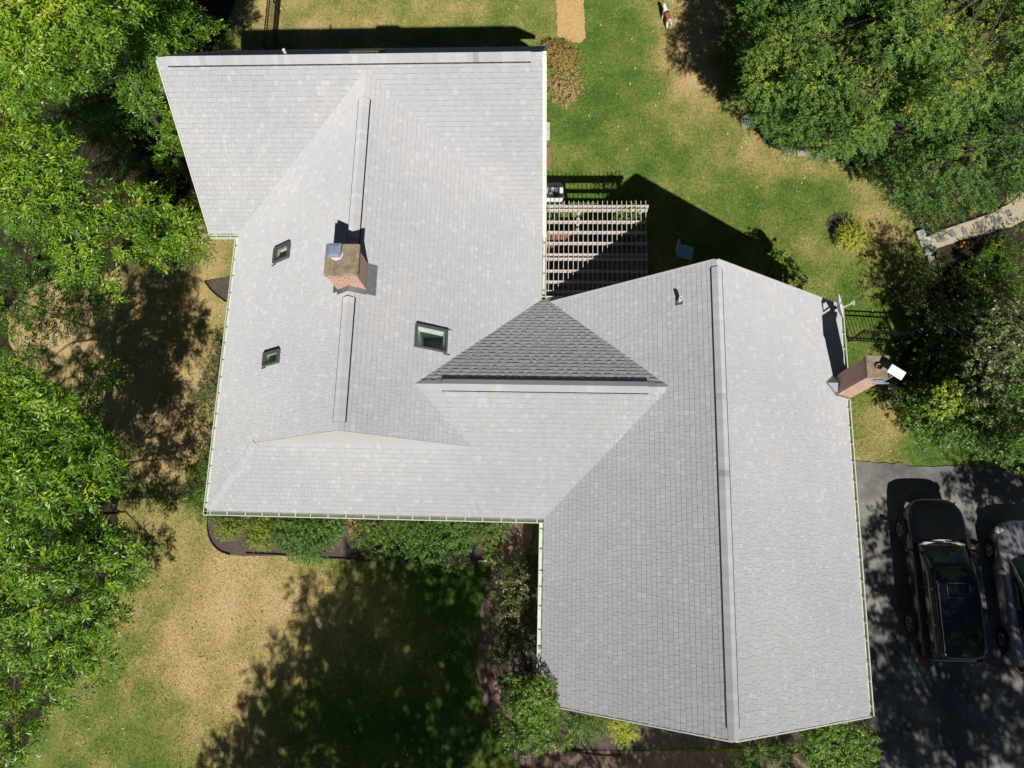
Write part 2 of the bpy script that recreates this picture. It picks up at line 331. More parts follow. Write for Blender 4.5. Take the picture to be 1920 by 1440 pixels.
# outer ring out to the horizon, joined to the grid's rim
far = []; V3 = np.concatenate([np.column_stack([P2, dz]), np.array([(-900, -900, -.03), (900, -900, -.03), (900, 900, -.03), (-900, 900, -.03)])])
n0 = nx * ny; rimb = list(idx[0, :]); rimr = list(idx[:, -1]); rimt = list(idx[-1, ::-1]); riml = list(idx[::-1, 0])
faces = [tuple(f) for f in F.tolist()]
for rim, a, b in ((rimb, 0, 1), (rimr, 1, 2), (rimt, 2, 3), (riml, 3, 0)):
    faces.append(tuple([int(q) for q in rim[::-1]] + [n0 + a, n0 + b]))
me = D.meshes.new('ground'); me.from_pydata(V3.tolist(), [], faces)
aa = me.attributes.new('dry', 'FLOAT', 'POINT'); aa.data.foreach_set('value', np.concatenate([dv, [.3] * 4]).astype(np.float32))
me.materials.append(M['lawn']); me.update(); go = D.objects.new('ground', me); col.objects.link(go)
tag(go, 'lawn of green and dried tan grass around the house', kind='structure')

def wob(poly, amp=0.04, step=0.25, seed=1):
    rg = np.random.default_rng(seed); out = []
    n = len(poly)
    for i in range(n):
        a = np.array(poly[i][:2]); b = np.array(poly[(i + 1) % n][:2]); L = np.linalg.norm(b - a); k = max(1, int(L / step))
        nr = np.array([-(b - a)[1], (b - a)[0]]) / (L + 1e-9)
        for j in range(k): out.append(tuple(a + (b - a) * j / k + nr * rg.normal(0, amp)))
    return out
def smooth(pts, k=6, closed=False):
    P = [np.array(p[:2], float) for p in pts]; n = len(P); out = []
    rng = range(n) if closed else range(n - 1)
    for i in rng:
        p0 = P[(i - 1) % n] if closed or i > 0 else P[0]; p1 = P[i]; p2 = P[(i + 1) % n]; p3 = P[(i + 2) % n] if closed or i < n - 2 else P[-1]
        for j in range(k):
            t = j / k; out.append(0.5 * ((2 * p1) + (-p0 + p2) * t + (2 * p0 - 5 * p1 + 4 * p2 - p3) * t * t + (-p0 + 3 * p1 - 3 * p2 + p3) * t ** 3))
    if not closed: out.append(P[-1])
    return [tuple(p) for p in out]
def sheet(name, poly, z, mat, label, wobble=0.03, seed=1, step=0.2):
    p = wob(poly, wobble, step, seed); b = MB(); n = len(p)
    b.add([(x, y, z) for x, y in p] + [(x, y, z - 0.06) for x, y in p], [tuple(range(n))] + [(i, n + i, n + (i + 1) % n, (i + 1) % n) for i in range(n)])
    o = b.build(name, mat); tag(o, label, kind='structure'); return o
def ribbon(pts, w):
    P = [np.array(p[:2]) for p in pts]; Lf = []; Rt = []
    for i, p in enumerate(P):
        d = P[min(i + 1, len(P) - 1)] - P[max(i - 1, 0)]; d /= np.linalg.norm(d) + 1e-9; n = np.array([-d[1], d[0]])
        ww = w[i * (len(w) - 1) // (len(P) - 1)] if hasattr(w, '__len__') else w
        Lf.append(tuple(p + n * ww / 2)); Rt.append(tuple(p - n * ww / 2))
    return Lf + Rt[::-1]
DRIVE = [at(1560, 868)[:2], at(1600, 864)[:2], at(1660, 867)[:2], at(1700, 874)[:2], at(1800, 874)[:2], at(1990, 882)[:2], (30, 3), (30, -13.5), (7.3, -13.5), (7.3, -6.3), (7.7, -3.5)]
sheet('driveway', DRIVE, 0.012, M['asphalt'], 'dark grey asphalt driveway beside the house', 0.025, 3)
BED1 = smooth([at(u, v)[:2] for u, v in [(392, 930), (391, 975), (393, 1005), (404, 1026), (430, 1040), (470, 1042), (560, 1043), (640, 1049), (760, 1056), (880, 1058), (915, 1052), (935, 1030), (945, 1000), (950, 930)]], 4)
sheet('bed', BED1, 0.02, M['mulch'], 'mulch bed along the south front', 0.01, 4)
BEDW = [at(u, v)[:2] for u, v in [(386, 527), (398, 545), (424, 566), (470, 560), (470, 520), (432, 519)]]
sheet('bed', BEDW, 0.02, M['mulch'], 'small mulch bed by the west wall', 0.015, 5)
BEDW2 = smooth([at(u, v)[:2] for u, v in [(425, 560), (400, 640), (378, 720), (392, 760), (385, 810), (372, 860), (350, 930), (380, 965), (450, 960), (470, 560)]], 4)
WALK = smooth([at(u, v)[:2] for u, v in [(976, 900), (972, 980), (962, 1030), (940, 1080), (920, 1130), (912, 1190), (912, 1250), (922, 1300), (945, 1350), (975, 1395), (1025, 1428), (1100, 1443), (1200, 1447), (1400, 1449), (1640, 1452)]], 5)
sheet('path', ribbon(WALK, [0.95, 0.95, 0.85, 0.6, 0.5, 0.5, 0.55, 0.6, 0.7, 0.8, 1.0, 1.1, 1.1, 1.1, 1.1]), 0.035, M['paver'], 'brick paver front walk curving round the house', 0.012, 6)
BED2 = [at(u, v)[:2] for u, v in [(945, 1040), (925, 1130), (922, 1260), (948, 1320), (985, 1375), (1060, 1402), (1160, 1408), (1240, 1404), (1560, 1400), (1560, 1330), (1100, 1250), (1020, 1040)]]
sheet('bed', BED2, 0.02, M['mulch'], 'mulch bed between the front walk and the gable wing', 0.015, 7)
BEDR = smooth([at(u, v)[:2] for u, v in [(1714, 425), (1700, 396), (1680, 370), (1640, 330), (1570, 300), (1480, 288), (1430, 262), (1405, 200), (1420, 120), (1440, -60), (2060, -60), (2060, 260), (1960, 340), (1888, 366), (1884, 392), (1868, 408), (1800, 432), (1738, 458)]], 3)
sheet('bed', BEDR, 0.02, M['shade_ground'], 'mulch bed under the trees right of the back lawn', 0.02, 8)  # mulch colour darkened to deepen the gaps between the crowns
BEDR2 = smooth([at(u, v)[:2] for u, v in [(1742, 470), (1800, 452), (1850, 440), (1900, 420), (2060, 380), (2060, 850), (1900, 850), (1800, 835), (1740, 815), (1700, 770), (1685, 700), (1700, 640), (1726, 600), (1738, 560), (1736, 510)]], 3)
sheet('bed', BEDR2, 0.02, M['shade_ground'], 'mulch bed under the shrubs right of the wing', 0.02, 9)  # same shade-darkened ground colour over the mulch
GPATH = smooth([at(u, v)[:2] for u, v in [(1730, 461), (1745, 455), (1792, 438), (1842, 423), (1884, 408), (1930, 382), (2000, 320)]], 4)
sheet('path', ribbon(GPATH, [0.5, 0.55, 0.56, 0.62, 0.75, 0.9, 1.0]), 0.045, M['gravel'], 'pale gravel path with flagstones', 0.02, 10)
SHADEPOLY = smooth([at(u, v)[:2] for u, v in [(-300, -200), (430, -200), (425, 40), (380, 120), (360, 330), (300, 450), (180, 520), (40, 540), (20, 660), (150, 760), (210, 900), (210, 1080), (170, 1180), (90, 1330), (-60, 1500), (-400, 1500)]], 3)
sheet('shade_sheet', SHADEPOLY, 0.02, M['shade_ground'], 'dark sheet standing in for deep shade under the left trees', 0.05, 13)  # added sheet, painted dark so gaps between the crowns read as shade
BRING = [(float(at(1574, 424)[0]) + 0.42 * math.cos(a), float(at(1574, 424)[1]) + 0.45 * math.sin(a)) for a in np.linspace(0, 6.28, 20)[:-1]]
sheet('bed', BRING, 0.015, M['mulch'], 'round mulch ring under the golden shrub', 0.01, 11)
PATIO = [(-0.9, 7.2), (3.1, 7.2), (3.1, 10.4), (-0.9, 10.4)]
sheet('patio', PATIO, 0.03, plain('patio_slab', (0.16, 0.13, 0.12), 0.9, var=0.25, scale=5), 'brown patio slab under the pergola', 0.0, 12, 5)

# grass blades: real tufts over the lawn that the picture shows
sheet('straw_patch', STRAW, 0.03, M['straw'], 'rectangular patch of golden straw on the back lawn', 0.025, 14, .08)
EXC = [STRAW, SHADEPOLY, DRIVE, BED1, BEDW, BED2, BEDR, BEDR2, BRING, PATIO, ribbon(WALK, 0.8), ribbon(GPATH, 0.8),
       [(-9.6, 1.2), (-0.6, 1.2), (-0.6, -3.6), (7.9, -3.6), (7.9, 7), (-0.7, 7), (-0.7, 15), (-10.5, 15), (-10.5, 9.6), (-9.6, 9.6)]]
nb = 420000
P = np.stack([RNG.uniform(-17.5, 16.5, nb), RNG.uniform(-7.5, 21, nb)], 1)
keep = np.ones(nb, bool)
for e in EXC: keep &= ~inpoly(P, e)
keep &= ~((P[:, 0] < -15) & (P[:, 1] < 12)); P = P[keep]; nb = len(P)
dvp = dryness(P); cl = np.sin(P[:, 0] * 5.1 + 3 * np.sin(P[:, 1] * 2.3)) * np.sin(P[:, 1] * 4.7 + 2 * np.sin(P[:, 0] * 3.1))
cl2 = .42 * vnoise(P, .22, 3) + .34 * vnoise(P, .09, 4)
tone = np.clip(np.where(dvp > 1, .93, dvp + .5 * cl2) + .5 * cl2 + RNG.normal(0, 0.19, nb), 0, 1)
hh = RNG.uniform(0.03, 0.075, nb) * np.where(dvp > 1, 0.6, 1); an = RNG.uniform(0, 6.283, nb); ln = RNG.uniform(0.02, 0.08, nb); wv = RNG.uniform(0.004, 0.011, nb)
zb = 0.018 * np.sin(P[:, 0] * 1.3) * np.sin(P[:, 1] * 1.1) - 0.02
c, s = np.cos(an), np.sin(an)
nf = RNG.random(nb) < .004; wv = np.where(nf, .028, wv); ln = np.where(nf, .06, ln); hh = np.where(nf, .06, hh); tone = np.where(nf, RNG.choice([0.0, 1.0], nb), tone)
B0 = np.column_stack([P[:, 0] - s * wv, P[:, 1] + c * wv, zb]); B1 = np.column_stack([P[:, 0] + s * wv, P[:, 1] - c * wv, zb]); B2 = np.column_stack([P[:, 0] + c * ln, P[:, 1] + s * ln, zb + hh])
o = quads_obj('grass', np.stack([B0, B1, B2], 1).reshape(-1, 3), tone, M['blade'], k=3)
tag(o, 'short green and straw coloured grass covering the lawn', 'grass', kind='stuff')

# ------------------------------------------------------------------ house
Z0 = 3.1
xLw, xLr, xLe = -9.832, -5.149, -0.487; xTw = -10.736; yTr, yTs = 12.628, 9.411
yS, yM, yMn = 0.993, 4.184, 7.334; xRw, xRr, xRe = -0.307, 3.889, 8.06; yRs, yRn = -3.77, 7.231
hL, hT, hM, hR = 3.736, 4.025, 2.505, 3.374
aLW = hL / (xLr - xLw); aLE = hL / (xLe - xLr); aT = hT / (yTr - yTs); aS = hM / (yM - yS); aMN = hM / (yMn - yM); aRW = hR / (xRr - xRw); aRE = hR / (xRe - xRr)
house = empty('house', (-1, 4, 0), 'large grey shingled house with crossing gable roofs and two brick chimneys', 'house')
HINV = Matrix.Translation((1, -4, 0))
def hpart(mb, name, mat, parent=None, **k):
    o = mb.build(name, mat, parent or house, **k)
    if parent is None: o.matrix_parent_inverse = HINV
    return o
hz = lambda v: Z0 + v
LN = (xLr, yTr - (hT - hL) / aT, hz(hL)); A = (xLr, 2.764, hz(hL))
MW = (xLe - hM / aLE, yM, hz(hM)); ME = (xRw + hM / aRW, yM, hz(hM))
yB = 2.762; hB = aS * (yB - yS); B = (xLw + hB / aLW, yB, hz(hB)); Cc = (xLe - hB / aLE, yB, hz(hB))
VR = tuple(np.array(ME) + (np.array([xRw, yMn, Z0]) - np.array(ME)) * ((yRn - yM) / (yMn - yM)))
P_LW = [(xLw, yS, Z0), B, A, LN, (xLw, yTs, Z0)]
P_LE = [A, Cc, MW, (xLe, yMn, Z0), (xLe, yTs, Z0), LN]
P_S = [(xLw, yS, Z0), (xRw, yS, Z0), ME, MW, Cc, B]
P_HIP = [B, Cc, A]
P_T = [(xTw, yTs, Z0), (xLw, yTs, Z0), LN, (xLe, yTs, Z0), (xLe, yTr, hz(hT)), (xTw, yTr, hz(hT))]
yTn = yTr + hT / aT
P_TN = [(xLe, yTn, Z0), (xTw, yTn, Z0), (xTw, yTr, hz(hT)), (xLe, yTr, hz(hT))]
P_MN = [(xRw, yMn, Z0), (xLe, yMn, Z0), MW, ME]
P_RW = [(xRw, yRn, Z0), VR, ME, (xRw, yS, Z0), (xRw, yRs, Z0), (xRr, yRs, hz(hR)), (xRr, yRn, hz(hR))]
P_RE = [(xRe, yRs, Z0), (xRe, yRn, Z0), (xRr, yRn, hz(hR)), (xRr, yRs, hz(hR))]

def tri2(poly):
    """ear clipping in 2D, returns triangles (counter-clockwise)"""
    idx = list(range(len(poly))); P = poly
    ar = sum(P[i][0] * P[(i + 1) % len(P)][1] - P[(i + 1) % len(P)][0] * P[i][1] for i in range(len(P)))
    if ar < 0: idx.reverse()
    out = []; cr = lambda a, b, c: (P[b][0] - P[a][0]) * (P[c][1] - P[a][1]) - (P[b][1] - P[a][1]) * (P[c][0] - P[a][0])
    guard = 0
    while len(idx) > 3 and guard < 200:
        guard += 1
        for k in range(len(idx)):
            a, b, c = idx[k - 1], idx[k], idx[(k + 1) % len(idx)]
            if cr(a, b, c) <= 1e-9: continue
            if any(cr(a, b, q) >= -1e-9 and cr(b, c, q) >= -1e-9 and cr(c, a, q) >= -1e-9 for q in idx if q not in (a, b, c)): continue
            out.append([P[a], P[b], P[c]]); idx.pop(k); break
    out.append([P[i] for i in idx]); return out
def clip(poly, a, b, c):
    """keep a*u+b*v<=c"""
    out = []; n = len(poly)
    for i in range(n):
        p, q = poly[i], poly[(i + 1) % n]; dp = a * p[0] + b * p[1] - c; dq = a * q[0] + b * q[1] - c
        if dp <= 0: out.append(p)
        if dp * dq < 0: t_ = dp / (dp - dq); out.append((p[0] + (q[0] - p[0]) * t_, p[1] + (q[1] - p[1]) * t_))
    return out
def area2(p): return 0.5 * sum(p[i][0] * p[(i + 1) % len(p)][1] - p[(i + 1) % len(p)][0] * p[i][1] for i in range(len(p)))
EXPO = 0.142
def roof_slope(poly3, holes=(), seed=0, name='roof_slope'):
    P = [Vector(p) for p in poly3]
    n = Vector((0, 0, 0))
    for i in range(len(P)): n += (P[i] - P[0]).cross(P[(i + 1) % len(P)] - P[0])
    n.normalize()
    if n.z < 0: n = -n
    U = Vector((0, 0, 1)).cross(n).normalized(); V = n.cross(U).normalized()
    zmin = min(p.z for p in P); O = min(P, key=lambda p: p.z)
    p2 = [((p - O).dot(U), (p - O).dot(V)) for p in P]
    pcs = tri2(p2)
    hr = []
    for h in holes:
        hh_ = [((Vector(q) - O).dot(U), (Vector(q) - O).dot(V)) for q in h]
        u0, u1 = min(q[0] for q in hh_), max(q[0] for q in hh_); v0, v1 = min(q[1] for q in hh_), max(q[1] for q in hh_)
        hr.append((u0, u1, v0, v1)); nxt = []
        for pc in pcs:
            mid = clip(clip(pc, -1, 0, -u0), 1, 0, u1)
            for q in (clip(pc, 1, 0, u0), clip(pc, -1, 0, -u1), clip(mid, 0, 1, v0) if mid else [], clip(mid, 0, -1, -v1) if mid else []):
                if len(q) > 2 and abs(area2(q)) > 1e-4: nxt.append(q)
        pcs = nxt
    W3 = lambda u, v, h: O + U * u + V * v + n * h
    mb = MB(); rg = random.Random(seed)
    for pc in pcs:      # deck
        if area2(pc) < 0: pc = pc[::-1]
        m = len(pc)
        mb.add([W3(u, v, -0.004) for u, v in pc] + [W3(u, v, -0.11) for u, v in pc],
               [tuple(range(m)), tuple(range(2 * m - 1, m - 1, -1))] + [(m + i, m + (i + 1) % m, (i + 1) % m, i) for i in range(m)], 0.3, 1)
    umin = min(p[0] for p in p2); umax = max(p[0] for p in p2); vmax = max(p[1] for p in p2)
    rows = int(vmax / EXPO) + 1
    for r in range(rows):
        v0 = r * EXPO - 0.004; v1 = v0 + EXPO; u = umin - rg.uniform(0, 0.3); up = rg.random() < 0.5
        while u < umax:
            wd_ = rg.uniform(0.08, 0.18); up = not up if rg.random() < 0.85 else up
            x = rg.random(); tone = min(0.84, max(0.22, rg.gauss(0.55, 0.15)))
            if x < 0.06: tone = 0.93; wd_ = rg.uniform(.08, .15)
            elif x < 0.1: tone = 1.0
            hl = 0.013 if up else 0.007
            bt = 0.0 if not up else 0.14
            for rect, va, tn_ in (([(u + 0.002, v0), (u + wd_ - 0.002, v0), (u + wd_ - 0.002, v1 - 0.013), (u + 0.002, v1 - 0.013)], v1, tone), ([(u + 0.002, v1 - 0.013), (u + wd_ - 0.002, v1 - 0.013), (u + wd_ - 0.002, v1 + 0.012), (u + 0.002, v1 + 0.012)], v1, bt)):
              for pc in pcs:
                if area2(pc) < 0: pc = pc[::-1]
                if max(q[0] for q in pc) < u or min(q[0] for q in pc) > u + wd_ or max(q[1] for q in pc) < v0 or min(q[1] for q in pc) > v1: continue
                q = rect
                for i in range(len(pc)):
                    a, b = pc[i], pc[(i + 1) % len(pc)]; ex, ey = b[0] - a[0], b[1] - a[1]
                    q = clip(q, ey, -ex, ey * a[0] - ex * a[1])
                    if len(q) < 3: break
                if len(q) < 3 or area2(q) < 1e-5: continue
                m = len(q); hs = [hl + (0.0015 - hl) * (vv - v0) / (EXPO + 0.012) for _, vv in q]
                vs = [W3(q[i][0], q[i][1], hs[i]) for i in range(m)] + [W3(q[i][0], q[i][1], -0.002) for i in range(m)]
                fs = [tuple(range(m))]
                for i in range(m):
                    j = (i + 1) % m
                    if min(q[i][1], q[j][1]) > v1 - 0.0132: continue
                    fs.append((m + i, m + j, j, i))
                mb.add(vs, fs, tn_, 0)
            u += wd_
    o = hpart(mb, name, [M['shingle'], M['deckwood']])
    return o, O, U, V, n
def on(u, v, a, b, c, off=0.0):
    n = np.array([-a, -b, 1.0]); k = c + off * np.linalg.norm(n); d = CM @ np.array([(u - 960) / FPX, -(v - 720) / FPX, -1.0])
    return CAM + (k - n @ CAM) / (n @ d) * d
zLW = lambda x: Z0 + aLW * (x - xLw)
zLE = lambda x: Z0 + aLE * (xLe - x)
zRW = lambda x: Z0 + aRW * (x - xRw)
zRE = lambda x: Z0 + aRE * (xRe - x)
zTN = lambda y: Z0 + aT * (yTn - y)
sky = [(-7.98, -7.42, 7.86, 8.26, zLW), (-7.97, -7.42, 4.86, 5.18, zLW), (-3.66, -2.97, 5.17, 5.74, zLE)]
hole = lambda s: [(s[0], s[2], s[4](s[0])), (s[1], s[2], s[4](s[1])), (s[1], s[3], s[4](s[1])), (s[0], s[3], s[4](s[0]))]
roof_slope(P_LW, [hole(sky[0]), hole(sky[1])], 1)
roof_slope(P_LE, [hole(sky[2])], 2)
roof_slope(P_S, (), 3); roof_slope(P_T, (), 5); roof_slope(P_TN, (), 6); roof_slope(P_MN, (), 7); roof_slope(P_RW, (), 8); roof_slope(P_RE, (), 9)

# skylights: raised frame, pane, light shaft below
for (x0, x1, y0, y1, zf), lab in zip(sky, ('west skylight nearest the chimney', 'west skylight nearest the front', 'larger skylight on the east slope')):
    c = Vector(((x0 + x1) / 2, (y0 + y1) / 2, zf((x0 + x1) / 2))); U = Vector((x1 - x0, 0, zf(x1) - zf(x0))); Lu = U.length; U.normalize(); V = Vector((0, 1, 0)); n = U.cross(V).normalized()
    if n.z < 0: n = -n
    R = Matrix((U, V, U.cross(V))).transposed(); wv_ = y1 - y0; mb = MB()
    fr = 0.045; H = 0.12
    for sgn in (-1, 1):
        mb.box(c + U * sgn * (Lu / 2 + fr / 2 - 0.015) + n * (H / 2 - 0.02), (fr, wv_ + 2 * fr - 0.03, H), R)
        mb.box(c + V * sgn * (wv_ / 2 + fr / 2 - 0.015) + n * (H / 2 - 0.021), (Lu - 0.03, fr, H - 0.004), R)
    low = U if U.z < 0 else -U
    for sgn in (-1, 1): mb.box(c + V * sgn * (wv_ / 2 + 0.06) + low * (Lu / 2 + 0.06) + n * 0.018, (0.2, 0.035, 0.012), R)
    f = hpart(mb, 'skylight', M['darkmetal'], bevel=0.006); f['label'] = lab
    mb = MB(); mb.box(c + n * (H - 0.045), (Lu - 0.02, wv_ - 0.02, 0.012), R); hpart(mb, 'pane', M['glass'], f)
    mb = MB()
    for sgn in (-1, 1):
        mb.box(Vector((c.x + sgn * ((x1 - x0) / 2 + 0.012), c.y, c.z - 0.42)), (0.02, wv_ + 0.04, 1.0 + 0.0))
        mb.box(Vector((c.x, c.y + sgn * (wv_ / 2 + 0.012), c.z - 0.42)), (x1 - x0, 0.02, 1.0))
    # keep the shaft walls below the deck on the low side
    mb.v = [(a, b, min(z_, zf(a) - 0.005)) for a, b, z_ in mb.v]
    hpart(mb, 'shaft', M['shaft'], f)
    mb = MB(); mb.box((c.x, c.y, c.z - 0.95), (x1 - x0 + 0.3, wv_ + 0.3, 0.02)); hpart(mb, 'floor_panel', M['room'], f)
# box skylight on the hidden north slope of the top gable
mb = MB(); yb = yTr + 0.42
for i, (xa, xb) in enumerate([(-5.62, -4.78)]):
    c = Vector(((xa + xb) / 2, yb, zTN(yb) + 0.06)); Vd = Vector((0, -1, aT)).normalized(); n = Vector((0, aT, 1)).normalized(); R = Matrix((Vector((1, 0, 0)), n.cross(Vector((1, 0, 0))), n)).transposed()
    mb.box(c, (xb - xa, 0.8, 0.16), R, bev=0.02)
hpart(mb, 'skylight', M['black'])

# ridge vents and caps
def ridge(p, q, s1, s2, half, lift, vent=True, seed=0, seg=0.15, sw=0.02):
    p = Vector(p); q = Vector(q); d = (q - p); L = d.length; d.normalize(); sd = Vector((d.y, -d.x, 0)).normalized(); mb = MB(); rg = random.Random(seed)
    n = max(1, int(L / seg))
    for i in range(n):
        a0 = L * i / n; a1 = L * (i + 1) / n + (0.012 if i < n - 1 else 0); e0 = 0.004; e1 = 0.0
        tone = min(0.84, max(0.1, rg.gauss(0.55, 0.2)));
        if rg.random() < 0.12: tone = 0.9
        if rg.random() < 0.08: tone = 1.0
        vs = []
        for (a, e) in ((a0, e1), (a1, e0)):
            c = p + d * a
            for (x, s) in ((-half, s1), (0, 0), (half, s2)):
                vs.append(c + sd * x + Vector((0, 0, -abs(x) * s + lift + e + (0.006 if x == 0 else 0))))
        fs = [(0, 1, 4, 3), (1, 2, 5, 4)]
        mb.add(vs, fs, tone, 0)
        # sides down to the deck
        vs2 = vs + [v - Vector((0, 0, lift + 0.03)) for v in vs]
        mb.add(vs2, [(0, 3, 9, 6), (2, 8, 11, 5), (3, 4, 10, 9), (4, 5, 11, 10), (1, 0, 6, 7), (2, 1, 7, 8)], 0.2 if vent else tone, 1 if vent else 0)
    if vent:
        for sx_, s_ in ((-1, s1), (1, s2)):
            x = sx_ * (half + 0.012); o1 = sd * x + Vector((0, 0, -abs(x) * s_ + 0.022)); mb.bar(p + o1, q + o1, sw, 0.012, mat=1)
    return hpart(mb, 'ridge_vent' if vent else 'ridge_cap', [M['shingle'], M['ventdark']])
yr = lambda u, v, z: float(at(u, v, z)[1]); xr_ = lambda u, v, z: float(at(u, v, z)[0])
zl = hz(hL); zr = hz(hR); zt = hz(hT); zm = hz(hM)
ridge((xLr, yr(683, 183, zl), zl), (xLr, 7.06, zl), aLE, aLW, 0.145, 0.05, True, 1)
ridge((xLr, yr(652, 556, zl), zl), (xLr, yr(634, 790, zl), zl), aLE, aLW, 0.145, 0.05, True, 2)
ridge((xLr, LN[1] - 0.15, zl), (xLr, yr(683, 183, zl), zl), aLE, aLW, 0.12, 0.016, False, 3)
ridge((xLr, yr(634, 790, zl), zl), (xLr, A[1] + 0.02, zl), aLE, aLW, 0.12, 0.016, False, 4)
ridge((xRr, yr(1344, 500, zr), zr), (xRr, yr(1377, 1368, zr), zr), aRE, aRW, 0.125, 0.05, True, 5)
ridge((xRr, yRn, zr), (xRr, yr(1344, 500, zr), zr), aRE, aRW, 0.11, 0.016, False, 6)
ridge((xRr, yr(1377, 1368, zr), zr), (xRr, yRs, zr), aRE, aRW, 0.11, 0.016, False, 7)
ridge((xTw + 0.25, yTr, zt), (xLe - 0.3, yTr, zt), aT, aT, 0.15, 0.04, True, 8, sw=.008)
ridge((xTw, yTr, zt), (xTw + 0.25, yTr, zt), aT, aT, 0.12, 0.016, False, 9)
ridge((xLe - 0.3, yTr, zt), (xLe, yTr, zt), aT, aT, 0.12, 0.016, False, 9)
ridge((xr_(828, 716, zm), yM, zm), (xr_(1216, 722, zm), yM, zm), aS, aMN, 0.15, 0.05, True, 10, sw=.01)
ridge((MW[0] + 0.1, yM, zm), (xr_(828, 716, zm), yM, zm), aS, aMN, 0.12, 0.016, False, 11)
ridge((xr_(1216, 722, zm), yM, zm), (ME[0] - 0.1, yM, zm), aS, aMN, 0.12, 0.016, False, 12)
ridge((xLw + 0.1, yS + 0.1, Z0 + 0.08), (B[0], B[1], B[2]), 0.56, 0.56, 0.11, 0.018, False, 13)

# gutters with hangers
def gutter(p, q, out, hang=0.45, endcap=True, hmat='white', hcol=None, trim=(0, 0)):
    p = Vector(p); q = Vector(q); d = (q - p); L = d.length; d.normalize(); o_ = Vector(out); mb = MB()
    w = 0.105; h = 0.10; zt_ = -0.035
    mid = (p + q) / 2
    mk = lambda off, dz, ww, hh_: mb.bar(p + o_ * off + Vector((0, 0, dz)), q + o_ * off + Vector((0, 0, dz)), ww, hh_)
    mk(0.018, zt_ - h / 2 + 0.0, 0.006, h); mk(0.018 + w / 2, zt_ - h + 0.003, w - 0.008, 0.006); mk(0.018 + w, zt_ - h / 2 + 0.006, 0.006, h); mk(0.018 + w - 0.004, zt_ + 0.01, 0.022, 0.008)
    for e in (p, q): mb.bar(e + o_ * 0.02 + Vector((0, 0, zt_ - h / 2)), e + o_ * (0.016 + w) + Vector((0, 0, zt_ - h / 2)), 0.005, h * 0.98)
    g = hpart(mb, 'gutter', M['gutter'])
    n = max(2, int(L / hang)); rg = random.Random(int(L * 100))
    for i in range(n):
        a = L * (i + 0.5 + rg.uniform(-.12, .12)) / n; c = p + d * a; hb = MB()
        hb.bar(c + o_ * 0.012 + Vector((0, 0, zt_ + 0.004)), c + o_ * (0.02 + w) + Vector((0, 0, zt_ + 0.004)), 0.022, 0.014)
        hpart(hb, 'gutter_hanger', M['white'] if hcol is None else M[hcol], g)
    return g
gz = Z0 - 0.02
gutter((xLw - 0.13, yS, gz), (xRw - 0.0, yS, gz), (0, -1, 0), 0.47)
gutter((xLw, yS - 0.13, gz), (xLw, yTs - 0.13, gz), (-1, 0, 0), 0.5, hcol='greyplastic')
gutter((xTw, yTs, gz), (xLw, yTs, gz), (0, -1, 0), 0.4)
gutter((xLe, yMn, gz), (xLe, yTs - 0.0, gz), (1, 0, 0), 0.48, hcol='greyplastic')
gutter((xLe, yMn, gz), (0.15, yMn, gz), (0, 1, 0), 0.6)
gutter((xRw, yRs, gz), (xRw, yS - 0.13, gz), (-1, 0, 0), 0.5, hcol='greyplastic')
gutter((xRe, 5.12, gz), (xRe, yRn, gz), (1, 0, 0), 0.5, hcol='greyplastic')
gutter((xRe, yRs, gz), (xRe, 4.48, gz), (1, 0, 0), 0.5, hcol='greyplastic')
# rakes (the right-hand rake of the top gable carries a pale green jointed trim)
def rake(p, q, out, w=0.03, h=0.16, mat='trim', up=0.0):
    mb = MB(); o_ = Vector(out) * w / 2; mb.bar(Vector(p) + o_ + Vector((0, 0, up - h / 2)), Vector(q) + o_ + Vector((0, 0, up - h / 2)), w, h); return hpart(mb, 'rake_board', M[mat])
rake((xTw, yTs, Z0), (xTw, yTr, zt), (-1, 0, 0)); rake((xTw, yTn, Z0), (xTw, yTr, zt), (-1, 0, 0))
g = rake((xLe, yTs, Z0), (xLe, yTr, zt), (1, 0, 0), 0.11, 0.14, 'gutter', 0.0); rake((xLe, yTn, Z0), (xLe, yTr, zt), (1, 0, 0), 0.1, 0.14, 'gutter')
for i in range(11):
    f = (i + 0.5) / 11; c = Vector((xLe + 0.055, yTs + (yTr - yTs) * f, Z0 + hT * f + 0.028)); mb = MB(); mb.box(c, (0.12, 0.016, 0.016)); hpart(mb, 'trim_clip', M['greyplastic'], g)
for (ya, sg) in ((yRn, 1), (yRs, -1)):
    rake((xRw, ya, Z0), (xRr, ya, zr), (0, sg, 0)); rake((xRe, ya, Z0), (xRr, ya, zr), (0, sg, 0))
# walls
def wall(poly, z0=0.0, z1=Z0 - 0.05): mb = MB(); mb.prism(poly, z0, z1); return hpart(mb, 'wall', M['siding'])
i_ = 0.35
wall([(xLw + i_, yS + i_), (xRw + i_, yS + i_), (xRw + i_, yRs + i_), (xRe - i_, yRs + i_), (xRe - i_, yRn - i_), (xRw + i_, yRn - i_), (xLe - i_, yRn - i_), (xLe - i_, yTn - i_), (xTw + i_, yTn - i_), (xTw + i_, yTs + i_), (xLw + i_, yTs + i_)])
def gable(x0, y0, x1, y1, mx, my, h, th, dx, dy):
    mb = MB(); mb.add([(x0, y0, Z0 - 0.06), (x1, y1, Z0 - 0.06), (mx, my, Z0 + h - 0.3), (x0 + dx, y0 + dy, Z0 - 0.06), (x1 + dx, y1 + dy, Z0 - 0.06), (mx + dx, my + dy, Z0 + h - 0.3)], [(0, 1, 2), (5, 4, 3), (0, 3, 4, 1), (1, 4, 5, 2), (2, 5, 3, 0)]); hpart(mb, 'gable_wall', M['siding'])
